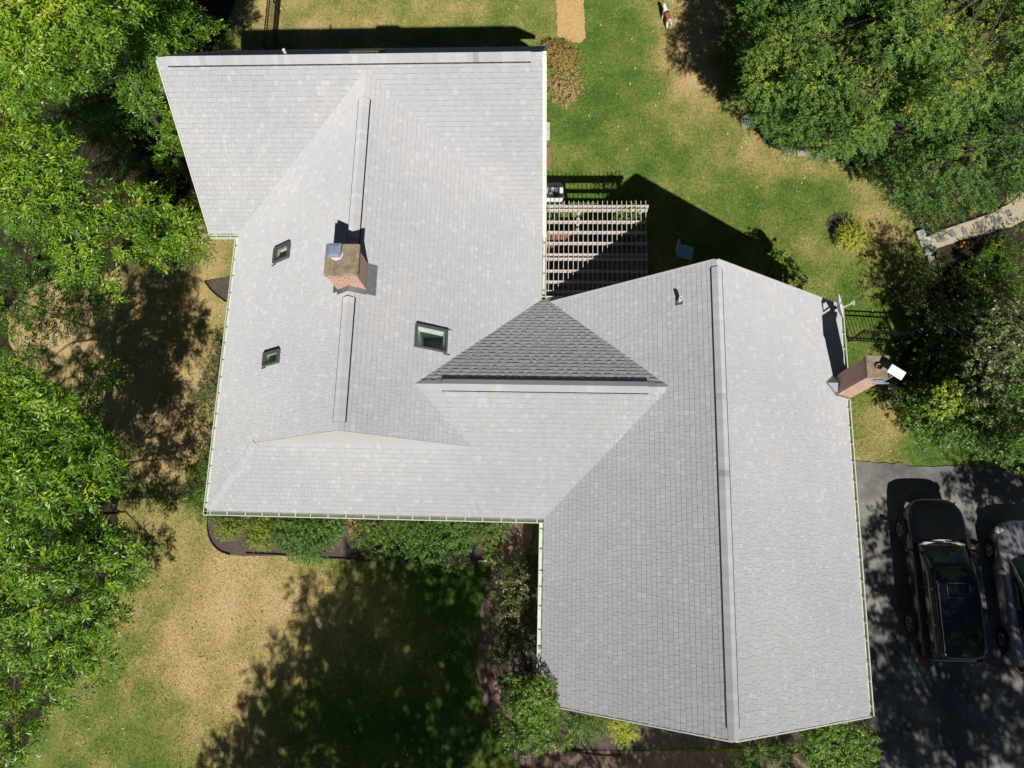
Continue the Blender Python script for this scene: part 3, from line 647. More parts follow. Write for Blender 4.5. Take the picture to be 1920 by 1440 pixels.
gable(xRw + i_, yRn - i_, xRe - i_, yRn - i_, xRr, yRn - i_, hR, 0, 0, -0.15); gable(xRw + i_, yRs + i_, xRe - i_, yRs + i_, xRr, yRs + i_, hR, 0, 0, 0.15)
gable(xTw + i_, yTs + i_, xTw + i_, yTn - i_, xTw + i_, yTr, hT, 0, 0.15, 0); gable(xLe - .12, yTs + i_, xLe - .12, yTn - i_, xLe - .12, yTr, hT, 0, -0.15, 0)
for (x, y, dx, dy) in [(-7.5, yS + i_, 1.2, 0.06), (-4, yS + i_, 1.2, 0.06), (2.2, yRs + i_, 1.2, 0.06), (5.6, yRs + i_, 1.2, .06), (xLw + i_, 3.5, .06, 1.1), (xLw + i_, 6.8, .06, 1.1), (xRe - i_, -1.6, .06, 2.4), (xRe - i_, 2.2, .06, 1.2), (-7, yTn - i_, 1.3, .06), (-3, yTn - i_, 1.3, .06), (3.8, yRn - i_, 1.3, .06)]:
    mb = MB(); mb.box((x, y, 1.5), (dx + 0.06 if dx > .1 else .1, dy + 0.06 if dy > .1 else .1, 1.3)); w_ = hpart(mb, 'window', M['white'])
    mb = MB(); mb.box((x, y, 1.5), (dx - 0.06 if dx > .1 else .13, dy - 0.06 if dy > .1 else .13, 1.14)); hpart(mb, 'pane', M['room'], w_)

# chimney on the ridge
ch = MB(); ch.box((-5.15, 6.70, 6.6), (0.74, 0.68, 2.0)); ch.box((-5.15, 6.72, 7.50), (0.80, 0.76, 0.09)); chim = hpart(ch, 'chimney', M['brick'])
chim['label'] = 'brick chimney straddling the ridge with a steel capped flue'
mb = MB(); mb.box((-5.14, 6.735, 7.585), (0.82, 0.80, 0.08), bev=0.02); hpart(mb, 'crown', M['cap'], chim)
mb = MB(); mb.lathe((-5.27, 6.86, 7.62), [(0.0, 0), (0.17, 0.0), (0.165, 0.02), (0.11, 0.025), (0, 0.025)], 8); hpart(mb, 'mortar_collar', M['trim'], chim)
mb = MB(); mb.box((-5.28, 6.88, 7.69), (0.2, 0.22, 0.14)); hpart(mb, 'flue', M['clay'], chim)
mb = MB(); mb.box((-5.28, 6.88, 7.80), (0.33, 0.36, 0.035), bev=0.012); mb.add([(-5.43, 6.72, 7.818), (-5.13, 6.72, 7.818), (-5.13, 7.04, 7.818), (-5.43, 7.04, 7.818), (-5.37, 6.78, 7.84), (-5.19, 6.78, 7.84), (-5.19, 6.98, 7.84), (-5.37, 6.98, 7.84)], [(0, 1, 5, 4), (1, 2, 6, 5), (2, 3, 7, 6), (3, 0, 4, 7), (4, 5, 6, 7)])
mb.tube([(-5.28, 6.88, 7.84), (-5.28, 6.88, 7.865)], 0.012); hpart(mb, 'chimney_cap', M['steel'], chim)
# step flashing around its base
mb = MB()
for (xa, xb, ya, yb_) in [(-5.52, -4.78, 6.22, 6.36), (-4.79, -4.58, 6.25, 7.05), (-5.66, -5.52, 6.3, 7.05)]:
    n_ = 6
    for k in range(n_):
        if xb - xa > yb_ - ya: x0_, x1_, y0_, y1_ = xa + (xb - xa) * k / n_, xa + (xb - xa) * (k + 1) / n_, ya, yb_
        else: x0_, x1_, y0_, y1_ = xa, xb, ya + (yb_ - ya) * k / n_, ya + (yb_ - ya) * (k + 1) / n_
        zf = lambda x: zLE(x) if x > xLr else zLW(x)
        mb.add([(x0_, y0_, zf(x0_) + .022 + .001 * k), (x1_, y0_, zf(x1_) + .022 + .001 * k), (x1_, y1_, zf(x1_) + .022 + .001 * k), (x0_, y1_, zf(x0_) + .022 + .001 * k)], [(0, 1, 2, 3)])
hpart(mb, 'flashing', M['flash'], chim)
# tall chimney on the right eave
ch = MB(); ch.box((7.965, 4.805, 2.72), (0.53, 0.53, 5.44)); ch.box((7.965, 4.805, 5.40), (0.545, 0.545, 0.07)); ch2 = hpart(ch, 'chimney', M['brick'])
ch2['label'] = 'tall brick chimney at the right eave with an open clay flue'
mb = MB(); mb.box((7.965, 4.805, 5.48), (0.58, 0.58, 0.09), bev=0.015); hpart(mb, 'crown', M['cap'], ch2)
mb = MB(); fx, fy = [float(c) for c in at(1648, 688, 5.56)[:2]]
mb.lathe((fx, fy, 5.5), [(0.085, 0), (0.085, 0.1), (0.068, 0.1), (0.068, 0.0)], 20, mat=0); mb.lathe((fx, fy, 5.53), [(0.068, 0.0), (0.001, 0.0)], 20, mat=1); hpart(mb, 'flue', [M['clay'], M['soot']], ch2, smooth=False)
mb = MB()   # cricket behind it
ax = 7.35; mb.add([(7.70, 4.5, zRE(7.70) + .02), (7.70, 5.1, zRE(7.70) + .02), (ax, 4.8, zRE(ax) + .02), (7.70, 4.8, zRE(7.70) + 0.30)], [(0, 3, 2), (3, 1, 2), (0, 2, 1), (0, 1, 3)], 0.5, 0)
mb.bar((7.7, 4.5, zRE(7.7) + .03), (ax, 4.8, zRE(ax) + .03), 0.06, 0.01, tone=.5, mat=1); mb.bar((7.7, 5.1, zRE(7.7) + .03), (ax, 4.8, zRE(ax) + .03), 0.06, 0.01, mat=1)
hpart(mb, 'cricket', [M['panelglass'], M['flash']], ch2)
mb = MB(); mb.bar((7.66, 4.5, zRE(7.66) + .05), (7.66, 5.12, zRE(7.66) + .05), 0.05, 0.05); mb.bar((7.7, 4.52, zRE(7.7) + .04), (8.1, 4.52, zRE(8.1) + .04), 0.04, 0.05); mb.bar((7.7, 5.09, zRE(7.7) + .04), (8.1, 5.09, zRE(8.1) + .04), 0.04, 0.05); hpart(mb, 'flashing', M['flash'], ch2)
mb = MB(); mb.prism([(B[0] + .05, 2.75), (Cc[0] - .05, 2.75), (Cc[0] - .05, 2.80), (B[0] + .05, 2.80)], 0, 1)
mb.v = [(x, y, z) for y in (2.755, 2.80) for x, z in ((B[0] + .02, B[2] - .15), (Cc[0] - .02, Cc[2] - .15), (Cc[0] - .02, Cc[2] + .004), (xLr, A[2] + .002), (B[0] + .02, B[2] + .004))]; mb.f = [(0, 1, 2, 3, 4), (9, 8, 7, 6, 5)]; mb.t = [.5, .5]; mb.m = [0, 0]
hpart(mb, 'gable_wall', M['cream'])
# vent pipes
px_, py_, pz_ = on(1273, 566, aRW, 0, Z0 - aRW * xRw); mb = MB(); mb.lathe((px_, py_, pz_ - .1), [(0.045, 0), (0.045, 0.42), (0.03, 0.42), (0.03, 0.1), (0.0, 0.1)], 14); vp = hpart(mb, 'vent_pipe', M['white'], smooth=False)
mb = MB(); Rn = Vector((-aRW, 0, 1)).normalized().to_track_quat('Z', 'Y').to_matrix(); mb.box((px_, py_, pz_ + .015), (0.17, 0.2, 0.012), Rn); mb.lathe((px_, py_, pz_), [(0.075, -.02), (0.05, .1)], 14); hpart(mb, 'pipe_boot', M['darkmetal'], vp)
yv = yTr + 0.25; xv = float(at(538, 96, zTN(yv))[0]); mb = MB(); mb.lathe((xv, yv, zTN(yv) - .1), [(0.04, 0), (0.04, 0.33), (0.0, 0.33)], 12); hpart(mb, 'vent_pipe', M['white'])

# ------------------------------------------------------------------ foliage
def nrm(a): return a / (np.linalg.norm(a, axis=1, keepdims=True) + 1e-9)
def spray_leaves(P, Dr, n, L, W, T, tone_s, rg, droop=0.25, spread=0.9, flat=0.6):
    """n leaves along a twig of length T at every spray point; returns quads (m*n*4,3) and tones"""
    m = len(P); k = np.tile((np.arange(n) + 0.5) / n, m); Pr = np.repeat(P, n, 0); Dn = np.repeat(Dr, n, 0)
    Pr = Pr + Dn * (k * T)[:, None] + np.column_stack([np.zeros(m * n), np.zeros(m * n), -0.25 * T * k * k])
    sd = nrm(np.cross(Dn, np.array([0, 0, 1.0])) + rg.normal(0, .05, (m * n, 3))); sgn = np.where(np.tile(np.arange(n), m) % 2 == 0, 1.0, -1.0)[:, None]
    last = (np.tile(np.arange(n), m) == n - 1)[:, None]; sgn = np.where(last, 0.15 * sgn, sgn)
    ld = nrm(Dn * 0.75 + sd * sgn * spread + rg.normal(0, 0.28, (m * n, 3)) + np.array([0, 0, -droop]))
    nr = nrm(np.array([0, 0, flat]) + 0.5 * Dn + rg.normal(0, 0.42, (m * n, 3))); s = nrm(np.cross(ld, nr)); up = np.cross(s, ld)
    l = (L * rg.uniform(0.7, 1.2, m * n))[:, None]; w = (W * rg.uniform(0.8, 1.2, m * n))[:, None]
    a = Pr; b = Pr + ld * l * 0.45 + s * w * .5 + up * w * 0.12; c = Pr + ld * l - up * w * 0.1; d = Pr + ld * l * 0.45 - s * w * .5 + up * w * 0.12
    V = np.stack([a, b, c, d], 1).reshape(-1, 3)
    return V, np.clip(np.repeat(tone_s, n) + rg.normal(0, 0.10, m * n), 0, 1)
def crown(name, lobes, mat, parent, seed=0, dens=88, n=11, L=0.13, W=0.036, T=0.34, base=0.45, var=0.16, droop=0.25, flatten=0.75, ztone=0.25, inner=0.25, spread=0.9, floor=0.02, rs=1.0):
    """lobes: (x, y, z, r[, tone offset]); leaves sit on twigs spread through the shell of every lobe"""
    rg = np.random.default_rng(seed); VV = []; TT = []; tips = []
    for lb in lobes:
        x, y, z, r = lb[:4]; r *= rs; to = lb[4] if len(lb) > 4 else 0.0
        m = max(8, int(dens * 7.5 * r * r)); d = nrm(rg.normal(0, 1, (m, 3)))
        lump = 1 + 0.22 * np.sin(d[:, 0] * 4 + seed + x) * np.cos(d[:, 1] * 5 + y) + 0.12 * np.sin(d[:, 2] * 9 + x * 3)
        rad_ = r * np.where(rg.random(m) < inner, rg.uniform(0.3, 0.85, m), rg.uniform(0.82, 1.06, m)) * lump
        keep = (d[:, 2] > -0.25) | (rg.random(m) < 0.25)
        # ragged gaps
        gap = np.sin(d[:, 0] * 7 + x * 2) + np.sin(d[:, 1] * 8 + y * 3) + np.sin(d[:, 2] * 6 + z); keep &= gap > -1.1
        d = d[keep]; rad_ = rad_[keep]; m = len(d)
        P = np.array([x, y, z]) + d * rad_[:, None] * np.array([1, 1, flatten]); P[:, 2] = np.maximum(P[:, 2], floor)
        Dr = nrm(d * np.array([1, 1, 0.35]) + np.array([0, 0, -0.05]) + rg.normal(0, 0.35, (m, 3)))
        clus = 0.5 * np.sin(P[:, 0] * 5.3 + 1.7 * np.sin(P[:, 1] * 4.1)) * np.sin(P[:, 1] * 5.9 + P[:, 2] * 3)
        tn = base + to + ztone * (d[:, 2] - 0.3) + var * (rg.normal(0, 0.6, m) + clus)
        v, t_ = spray_leaves(P, Dr, n, L, W, T, tn, rg, droop, spread); VV.append(v); TT.append(t_)
        for i in range(min(m, 5)): tips.append(P[i])
    o = quads_obj(name, np.concatenate(VV), np.concatenate(TT), mat, parent)
    if parent is not None: o.matrix_parent_inverse = Matrix.Translation(parent.location).inverted()
    return o, tips
def limbs(trunk_base, top, lobes, tips, r0, parent, seed=0, mat='bark', name='trunk', twig=True):
    rg = random.Random(seed); mb = MB(); b = Vector(trunk_base); t_ = Vector(top)
    pts = []; k = 7
    for i in range(k):
        f = i / (k - 1); p = b.lerp(t_, f); p += Vector((rg.uniform(-1, 1), rg.uniform(-1, 1), 0)) * 0.06 * (1 if 0 < i else 0) * (t_ - b).length * .2; pts.append(p)
    mb.tube(pts, [r0 * (1.25 if i == 0 else 1 - 0.75 * i / (k - 1)) for i in range(k)], 9)
    for lb in lobes:
        c = Vector(lb[:3]); f = min(0.95, max(0.25, (c.z - b.z) / max(0.5, (t_.z - b.z)) * 0.75)); s = b.lerp(t_, f); L = (c - s).length
        mid = s.lerp(c, 0.5) + Vector((rg.uniform(-.1, .1) * L, rg.uniform(-.1, .1) * L, 0.10 * L)); r = max(0.015, r0 * 0.32 * (1 - 0.4 * f))
        mb.tube([s, s.lerp(mid, .5) + Vector((0, 0, .02 * L)), mid, mid.lerp(c, .6), c], [r, r * .8, r * .6, r * .42, r * .25], 6)
        if twig:
            for j in range(5):
                d = Vector((rg.gauss(0, 1), rg.gauss(0, 1), rg.uniform(-.1, .9))).normalized() * lb[3] * 0.85; q = c.lerp(mid, rg.uniform(0, .5)); mb.tube([q, q + d * .55 + Vector((0, 0, .05)), q + d], [r * .3, r * .2, 0.004], 4, cap=False)
    o = mb.build(name, M[mat], parent, smooth=True)
    o.matrix_parent_inverse = Matrix.Translation(parent.location).inverted(); return o
def L3(px, zoff=0.0): return [(*[float(c) for c in at(u, v, z)], r, *rest) for (u, v, z, r, *rest) in px]
def tree(name, label, cat, lobes, mat, seed, trunk_xy=None, r0=0.16, group=None, bark='bark', tw=True, **k):
    cx = sum(l[0] for l in lobes) / len(lobes); cy = sum(l[1] for l in lobes) / len(lobes)
    if trunk_xy is not None: cx, cy = trunk_xy
    top = max(l[2] for l in lobes); root = empty(name, (cx, cy, 0), label, cat, group)
    o, tips = crown('crown', lobes, mat, root, seed, **k)
    wx = sum(l[0] for l in lobes) / len(lobes); wy = sum(l[1] for l in lobes) / len(lobes)
    limbs((cx, cy, -0.05), (cx * .5 + wx * .5, cy * .5 + wy * .5, top * 0.82), lobes, tips, r0, root, seed, bark, twig=tw); return root
def shrub(label, px, mat, seed, name='shrub', cat='shrub', z=0.4, stems='bark', group=None, **k):
    lobes = L3(px); kk = dict(dens=60, n=8, L=0.055, W=0.022, T=0.12, inner=0.3, flatten=0.8); kk.update(k); kk['dens'] *= 3.6; kk['rs'] = 1.04
    cx = sum(l[0] for l in lobes) / len(lobes); cy = sum(l[1] for l in lobes) / len(lobes); root = empty(name, (cx, cy, 0), label, cat, group)
    o, tips = crown('foliage', lobes, mat, root, seed, **kk)
    mb = MB(); rg = random.Random(seed)
    for lb in lobes:
        for j in range(5):
            e = Vector(lb[:3]) + Vector((rg.gauss(0, .45), rg.gauss(0, .45), rg.uniform(-.2, .75))) * lb[3]; s = Vector((lb[0] * .7 + cx * .3 + rg.uniform(-.06, .06), lb[1] * .7 + cy * .3 + rg.uniform(-.06, .06), 0)); mb.tube([s, s.lerp(e, .5) + Vector((rg.uniform(-.05, .05), rg.uniform(-.05, .05), .03)), e], [0.014, 0.010, 0.004], 5, cap=False)
    o = mb.build('stems', M[stems], root, smooth=True); o.matrix_parent_inverse = Matrix.Translation(root.location).inverted(); return root

SX, SY = SUNV.x / SUNV.z, SUNV.y / SUNV.z
def shade(px):     # lobes placed so that they stand in the sun's way above ground pixel (u, v)
    return [(float(at(u, v)[0]) + SX * z, float(at(u, v)[1]) + SY * z, z, r) for u, v, z, r in px]
# --- tall trees along the left edge
TA = L3([(30, 20, 9.6, .95, .12), (110, 10, 9.6, .9, .1), (170, 50, 9.0, .75), (60, 100, 9.2, .9), (130, 120, 8.4, .7), (20, 170, 8.6, .55, -.1), (90, 150, 8.2, .6, -.1), (-40, 70, 9.4, 1.0), (230, 10, 8.4, .7), (170, 105, 8.0, .5), (30, -60, 9.5, 1.0), (140, -60, 9.5, 1.0)])
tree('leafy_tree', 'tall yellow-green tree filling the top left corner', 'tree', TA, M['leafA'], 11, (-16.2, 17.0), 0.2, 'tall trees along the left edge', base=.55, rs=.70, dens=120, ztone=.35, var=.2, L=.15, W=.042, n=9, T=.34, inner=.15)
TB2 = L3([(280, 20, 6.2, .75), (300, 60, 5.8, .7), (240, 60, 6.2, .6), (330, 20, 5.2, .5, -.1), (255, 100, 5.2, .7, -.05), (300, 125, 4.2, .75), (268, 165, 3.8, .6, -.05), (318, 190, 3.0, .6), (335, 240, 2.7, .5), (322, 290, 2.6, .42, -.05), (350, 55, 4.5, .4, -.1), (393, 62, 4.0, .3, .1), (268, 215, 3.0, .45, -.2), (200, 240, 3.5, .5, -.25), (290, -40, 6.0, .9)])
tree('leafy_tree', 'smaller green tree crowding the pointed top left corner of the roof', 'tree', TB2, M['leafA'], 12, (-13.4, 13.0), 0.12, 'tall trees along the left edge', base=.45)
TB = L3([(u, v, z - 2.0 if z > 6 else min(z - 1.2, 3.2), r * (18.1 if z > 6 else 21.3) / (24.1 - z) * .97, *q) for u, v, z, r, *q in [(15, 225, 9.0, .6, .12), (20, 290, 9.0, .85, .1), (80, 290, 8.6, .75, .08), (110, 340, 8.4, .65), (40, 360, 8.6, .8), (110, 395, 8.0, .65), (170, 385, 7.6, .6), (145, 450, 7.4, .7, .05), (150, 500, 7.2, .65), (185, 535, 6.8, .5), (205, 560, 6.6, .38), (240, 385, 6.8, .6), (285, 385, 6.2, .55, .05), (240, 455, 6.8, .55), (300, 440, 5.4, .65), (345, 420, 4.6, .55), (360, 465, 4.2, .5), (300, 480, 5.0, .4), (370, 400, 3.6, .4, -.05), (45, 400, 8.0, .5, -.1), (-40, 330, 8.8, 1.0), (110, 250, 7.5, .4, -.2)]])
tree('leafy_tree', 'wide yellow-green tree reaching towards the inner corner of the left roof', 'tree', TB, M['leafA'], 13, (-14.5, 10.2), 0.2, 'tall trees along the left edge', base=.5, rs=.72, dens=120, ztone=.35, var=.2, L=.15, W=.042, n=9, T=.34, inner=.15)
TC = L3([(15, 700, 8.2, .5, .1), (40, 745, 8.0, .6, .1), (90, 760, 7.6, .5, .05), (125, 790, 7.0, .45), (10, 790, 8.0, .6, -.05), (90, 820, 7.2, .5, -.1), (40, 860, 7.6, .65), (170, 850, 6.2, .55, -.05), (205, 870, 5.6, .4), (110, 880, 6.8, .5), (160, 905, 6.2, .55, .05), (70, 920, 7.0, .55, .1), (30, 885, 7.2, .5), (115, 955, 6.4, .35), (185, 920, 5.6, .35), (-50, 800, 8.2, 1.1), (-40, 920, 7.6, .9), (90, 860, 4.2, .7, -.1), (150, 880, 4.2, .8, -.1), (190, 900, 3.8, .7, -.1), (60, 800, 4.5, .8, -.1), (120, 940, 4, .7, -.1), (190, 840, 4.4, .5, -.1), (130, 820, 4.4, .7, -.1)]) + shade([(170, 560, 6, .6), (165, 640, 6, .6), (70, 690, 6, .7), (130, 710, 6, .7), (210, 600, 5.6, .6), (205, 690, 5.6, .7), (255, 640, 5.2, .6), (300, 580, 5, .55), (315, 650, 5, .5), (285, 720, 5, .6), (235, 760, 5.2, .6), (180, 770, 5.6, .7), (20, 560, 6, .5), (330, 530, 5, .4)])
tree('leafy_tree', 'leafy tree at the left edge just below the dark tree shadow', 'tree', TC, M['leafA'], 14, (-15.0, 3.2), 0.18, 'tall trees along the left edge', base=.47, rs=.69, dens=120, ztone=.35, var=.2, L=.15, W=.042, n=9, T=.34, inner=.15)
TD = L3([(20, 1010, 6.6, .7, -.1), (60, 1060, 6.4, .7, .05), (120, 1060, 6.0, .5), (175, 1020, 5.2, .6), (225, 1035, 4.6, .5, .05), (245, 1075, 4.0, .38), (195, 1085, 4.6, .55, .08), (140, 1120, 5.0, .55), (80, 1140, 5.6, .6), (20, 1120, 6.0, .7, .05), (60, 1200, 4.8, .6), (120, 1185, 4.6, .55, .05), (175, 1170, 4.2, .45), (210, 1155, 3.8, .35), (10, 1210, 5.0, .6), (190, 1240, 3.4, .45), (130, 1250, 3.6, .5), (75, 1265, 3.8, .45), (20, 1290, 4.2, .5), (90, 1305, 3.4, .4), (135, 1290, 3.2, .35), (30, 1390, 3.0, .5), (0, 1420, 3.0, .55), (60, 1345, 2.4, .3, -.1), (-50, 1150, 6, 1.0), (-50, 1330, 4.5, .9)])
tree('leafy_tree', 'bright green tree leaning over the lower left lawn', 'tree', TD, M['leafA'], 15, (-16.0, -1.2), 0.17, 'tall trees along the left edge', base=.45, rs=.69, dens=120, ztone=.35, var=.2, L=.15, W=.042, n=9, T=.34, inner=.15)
# low understorey in the shade between the tall trees
US = L3([(90, 200, 3, .9), (180, 180, 2.6, .8), (60, 480, 2, .9), (30, 560, 2.0, .9), (110, 600, 1.2, .5), (40, 640, 2.2, .8), (220, 300, 2.4, .6), (160, 215, 2.4, .8), (230, 340, 2, .7), (300, 330, 1.4, .6)])
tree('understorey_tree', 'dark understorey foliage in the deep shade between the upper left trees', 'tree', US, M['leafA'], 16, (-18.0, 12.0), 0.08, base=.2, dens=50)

# --- right hand trees
def field(poly, n, z0, z1, r0, r1, seed, tones=(-.1, .15)):
    rg = random.Random(seed); P = np.array([[rg.uniform(min(p[0] for p in poly), max(p[0] for p in poly)), rg.uniform(min(p[1] for p in poly), max(p[1] for p in poly))] for _ in range(n * 30)])
    P = P[inpoly(P, poly)]; out = []; 
    for p in P:
        if all((p[0] - q[0]) ** 2 + (p[1] - q[1]) ** 2 > (q[3] * 62) ** 2 for q in out):
            out.append((float(p[0]), float(p[1]), rg.uniform(z0, z1), rg.uniform(r0, r1), rg.uniform(*tones)))
        if len(out) >= n: break
    return out
TR1 = L3(field([(1440, 150), (1480, 60), (1490, -60), (1700, -60), (1760, 60), (1720, 200), (1600, 250), (1480, 190)], 30, 3.8, 6.8, .5, .95, 21, (-.08, .18)) + [(1420, 130, 3.6, .5), (1412, 170, 3.2, .4), (1440, 215, 2.2, .55, -.05), (1480, 262, 1.2, .42, -.05), (1455, 245, 1.2, .4), (1500, 240, 2.4, .5), (1540, 270, 2.4, .5), (1580, 275, 2.3, .45), (1610, 240, 3.4, .55), (1440, 60, 4.6, .7), (1430, 20, 4.6, .7), (1435, 110, 4.6, .7), (1440, 160, 4.2, .6), (1460, 200, 4.0, .6), (1450, -20, 5, .8)]) + shade([(1340, 40, 4.6, .5), (1365, 100, 4.6, .5), (1390, 50, 4.6, .6), (1385, 150, 4.4, .4), (1405, 10, 4.6, .6), (1420, 110, 4.6, .6), (1340, -20, 4.6, .5)])
kB = dict(L=0.075, W=0.038, T=0.19, n=9, dens=120, droop=.15, base=.48, spread=1.0, rs=.86, ztone=.32, var=.2)
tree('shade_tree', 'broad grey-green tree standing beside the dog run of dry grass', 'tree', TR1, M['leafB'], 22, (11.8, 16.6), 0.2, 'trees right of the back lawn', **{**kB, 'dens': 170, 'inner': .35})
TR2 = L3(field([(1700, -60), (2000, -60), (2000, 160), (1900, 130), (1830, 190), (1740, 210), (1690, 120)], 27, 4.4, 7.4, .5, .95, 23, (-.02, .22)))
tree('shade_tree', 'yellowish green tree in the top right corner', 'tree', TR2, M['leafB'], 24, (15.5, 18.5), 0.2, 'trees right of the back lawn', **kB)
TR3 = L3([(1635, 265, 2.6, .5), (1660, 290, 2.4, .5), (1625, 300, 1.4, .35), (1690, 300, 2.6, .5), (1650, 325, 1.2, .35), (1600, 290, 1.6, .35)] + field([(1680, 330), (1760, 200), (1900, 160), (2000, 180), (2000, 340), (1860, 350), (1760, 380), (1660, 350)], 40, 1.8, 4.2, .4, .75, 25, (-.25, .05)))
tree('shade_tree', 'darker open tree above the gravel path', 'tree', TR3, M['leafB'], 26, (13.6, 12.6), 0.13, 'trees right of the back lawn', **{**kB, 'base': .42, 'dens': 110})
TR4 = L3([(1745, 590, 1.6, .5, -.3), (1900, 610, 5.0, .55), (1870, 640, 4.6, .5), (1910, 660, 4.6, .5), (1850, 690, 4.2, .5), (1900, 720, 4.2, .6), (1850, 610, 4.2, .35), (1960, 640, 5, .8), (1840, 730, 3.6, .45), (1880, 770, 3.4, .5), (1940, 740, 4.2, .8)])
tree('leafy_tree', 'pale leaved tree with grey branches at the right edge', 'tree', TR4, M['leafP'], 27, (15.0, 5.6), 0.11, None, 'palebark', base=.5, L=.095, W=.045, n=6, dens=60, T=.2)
shrub('dense green shrub beside the driveway with a bright top shoot', [(1720, 790, 1.3, .45), (1760, 760, 1.6, .5), (1790, 800, 1.6, .55), (1840, 800, 1.8, .6), (1890, 810, 1.8, .6), (1740, 735, 1.2, .4, -.1), (1720, 740, 1.0, .35, -.1), (1800, 740, 2.0, .45), (1860, 750, 2.2, .5), (1700, 755, 1.0, .35), (1730, 815, .9, .35), (1820, 830, 1.2, .4), (1880, 840, 1.3, .45), (1920, 850, 1.3, .5), (1840, 770, 2.2, .5), (1770, 815, 1.2, .4), (1940, 800, 1.8, .6), (1710, 770, .8, .3)], M['leafG'], 28, L=.075, W=.035, dens=40, base=.28)
shrub('tall yellow-green shoot rising from the driveway shrub', [(1775, 735, 2.6, .28, .3), (1765, 760, 2.4, .25, .2), (1790, 755, 2.4, .25, .25)], M['leafG'], 29, name='sapling', cat='sapling', L=.12, W=.045, n=7, dens=30, base=.65)
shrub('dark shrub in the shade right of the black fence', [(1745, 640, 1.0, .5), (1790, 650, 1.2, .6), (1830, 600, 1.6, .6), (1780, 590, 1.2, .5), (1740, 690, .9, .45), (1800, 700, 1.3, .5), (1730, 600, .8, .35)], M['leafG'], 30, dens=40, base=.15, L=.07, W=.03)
shrub('tall spiky leaved plant with long arching blades in the right bed', [(1860, 500, .8, .42), (1890, 520, .9, .45), (1840, 530, .7, .35), (1870, 470, .7, .3)], M['leafG'], 31, name='strappy_plant', cat='plant', L=.22, W=.022, n=6, dens=34, base=.38)
shrub('low leafy plant at the right edge beside the gravel path', [(1905, 470, 1.0, .4), (1915, 430, 1.0, .4), (1930, 500, 1.2, .5), (1880, 560, 1.2, .45), (1840, 555, 1.0, .4), (1800, 530, .8, .35), (1900, 540, 1.2, .5), (1820, 500, .6, .25), (1930, 560, 1.4, .5)], M['leafG'], 32, dens=34, base=.3)
shrub('sprawling green perennial between the lawn edge and the gravel path', [(1715, 395, .5, .35), (1740, 410, .5, .35), (1700, 375, .6, .35, .1), (1760, 395, .5, .3), (1790, 405, .35, .25), (1765, 435, .25, .22), (1730, 380, .8, .35)], M['leafG'], 33, name='perennial', cat='plant', dens=45, base=.22)
shrub('small round plant with yellow tips near the curve of the mulch bed', [(1855, 385, .3, .2), (1840, 378, .3, .2)], M['leafG'], 34, name='perennial', cat='plant', dens=60, base=.6)
shrub('glowing orange flowers in the shade beside the gravel path', [(1812, 462, .25, .11), (1803, 458, .25, .07)], M['orange'], 35, name='flowers', cat='flowers', dens=45, L=.05, W=.04, T=.06)
shrub('single orange flower standing on the mulch above the gravel path', [(1826, 399, .3, .06), (1830, 395, .3, .05)], M['orange'], 36, name='flower', cat='flower', dens=90, L=.06, W=.04, T=.05)
shrub('silvery plant at the left corner of the tree bed', [(1405, 226, .3, .16)], M['silver'], 37, name='silver_plant', cat='plant', dens=110, L=.08, W=.02)
shrub('white flowering plant beside the tall chimney', [(1683, 735, .4, .16), (1680, 748, .3, .12)], M['silver'], 38, name='white_flowers', cat='flowers', dens=90, L=.04, W=.03)
shrub('dark shrub overhanging the end of the black fence', [(1705, 470, 1.2, .25, -.1), (1720, 520, 1.5, .35), (1728, 560, 1.4, .3), (1745, 490, 1.4, .4)], M['leafC'], 39, dens=26, base=.5)
shrub('straw coloured grass clump on the stone edging', [(1740, 525, .35, .2), (1750, 510, .35, .18)], M['leafP'], 40, name='grass_clump', cat='ornamental grass', L=.2, W=.012, dens=60, base=.8)
# golden ball
shrub('round golden shrub alone on the lawn', [(1597, 443, .45, .40), (1604, 432, .5, .28), (1586, 450, .35, .28), (1606, 452, .4, .28), (1584, 436, .35, .2)], M['leafY'], 41, dens=75, L=.05, W=.024, base=.55, n=8)
# shrub row in the south front bed
shrub('small round yellow-green shrub at the left end of the front bed', [(428, 992, .35, .30), (436, 985, .35, .22), (420, 985, .3, .2)], M['leafY'], 42, dens=120, L=.06, W=.018, base=.15)
shrub('yellow-green mounded shrub second from the left in the front bed', [(478, 985, .5, .38), (495, 1005, .5, .36), (480, 1010, .45, .32), (500, 985, .5, .34)], M['leafY'], 43, dens=90, L=.05, W=.022, base=.12)
shrub('large dark green shrub bulging over the black edging, left of the pair', [(545, 985, .7, .5), (600, 985, .7, .55), (575, 1010, .7, .55), (620, 1000, .65, .4), (560, 1025, .55, .42), (590, 1032, .5, .38), (535, 1005, .6, .4), (575, 985, .9, .5), (625, 985, .8, .4)], M['leafC'], 44, dens=85, L=.045, W=.026, base=.62, T=.1)
shrub('loose light green shrub between the two dark green ones', [(700, 990, .6, .42), (730, 1010, .6, .42), (705, 1025, .5, .36), (680, 1005, .5, .3), (740, 1040, .4, .3), (745, 985, .5, .35)], M['leafG'], 45, dens=60, base=.32)
shrub('brownish pink leaved plant between the front shrubs', [(660, 985, .35, .2), (672, 1000, .35, .18)], M['leafD'], 46, name='plant', cat='plant', dens=70, base=.6)
shrub('large dark green shrub bulging over the black edging, right of the pair', [(790, 985, .7, .5), (850, 985, .75, .6), (820, 1015, .75, .6), (870, 1010, .65, .42), (800, 1040, .55, .45), (850, 1045, .5, .42), (780, 1010, .6, .42)], M['leafC'], 47, dens=85, L=.045, W=.026, base=.62, T=.1)
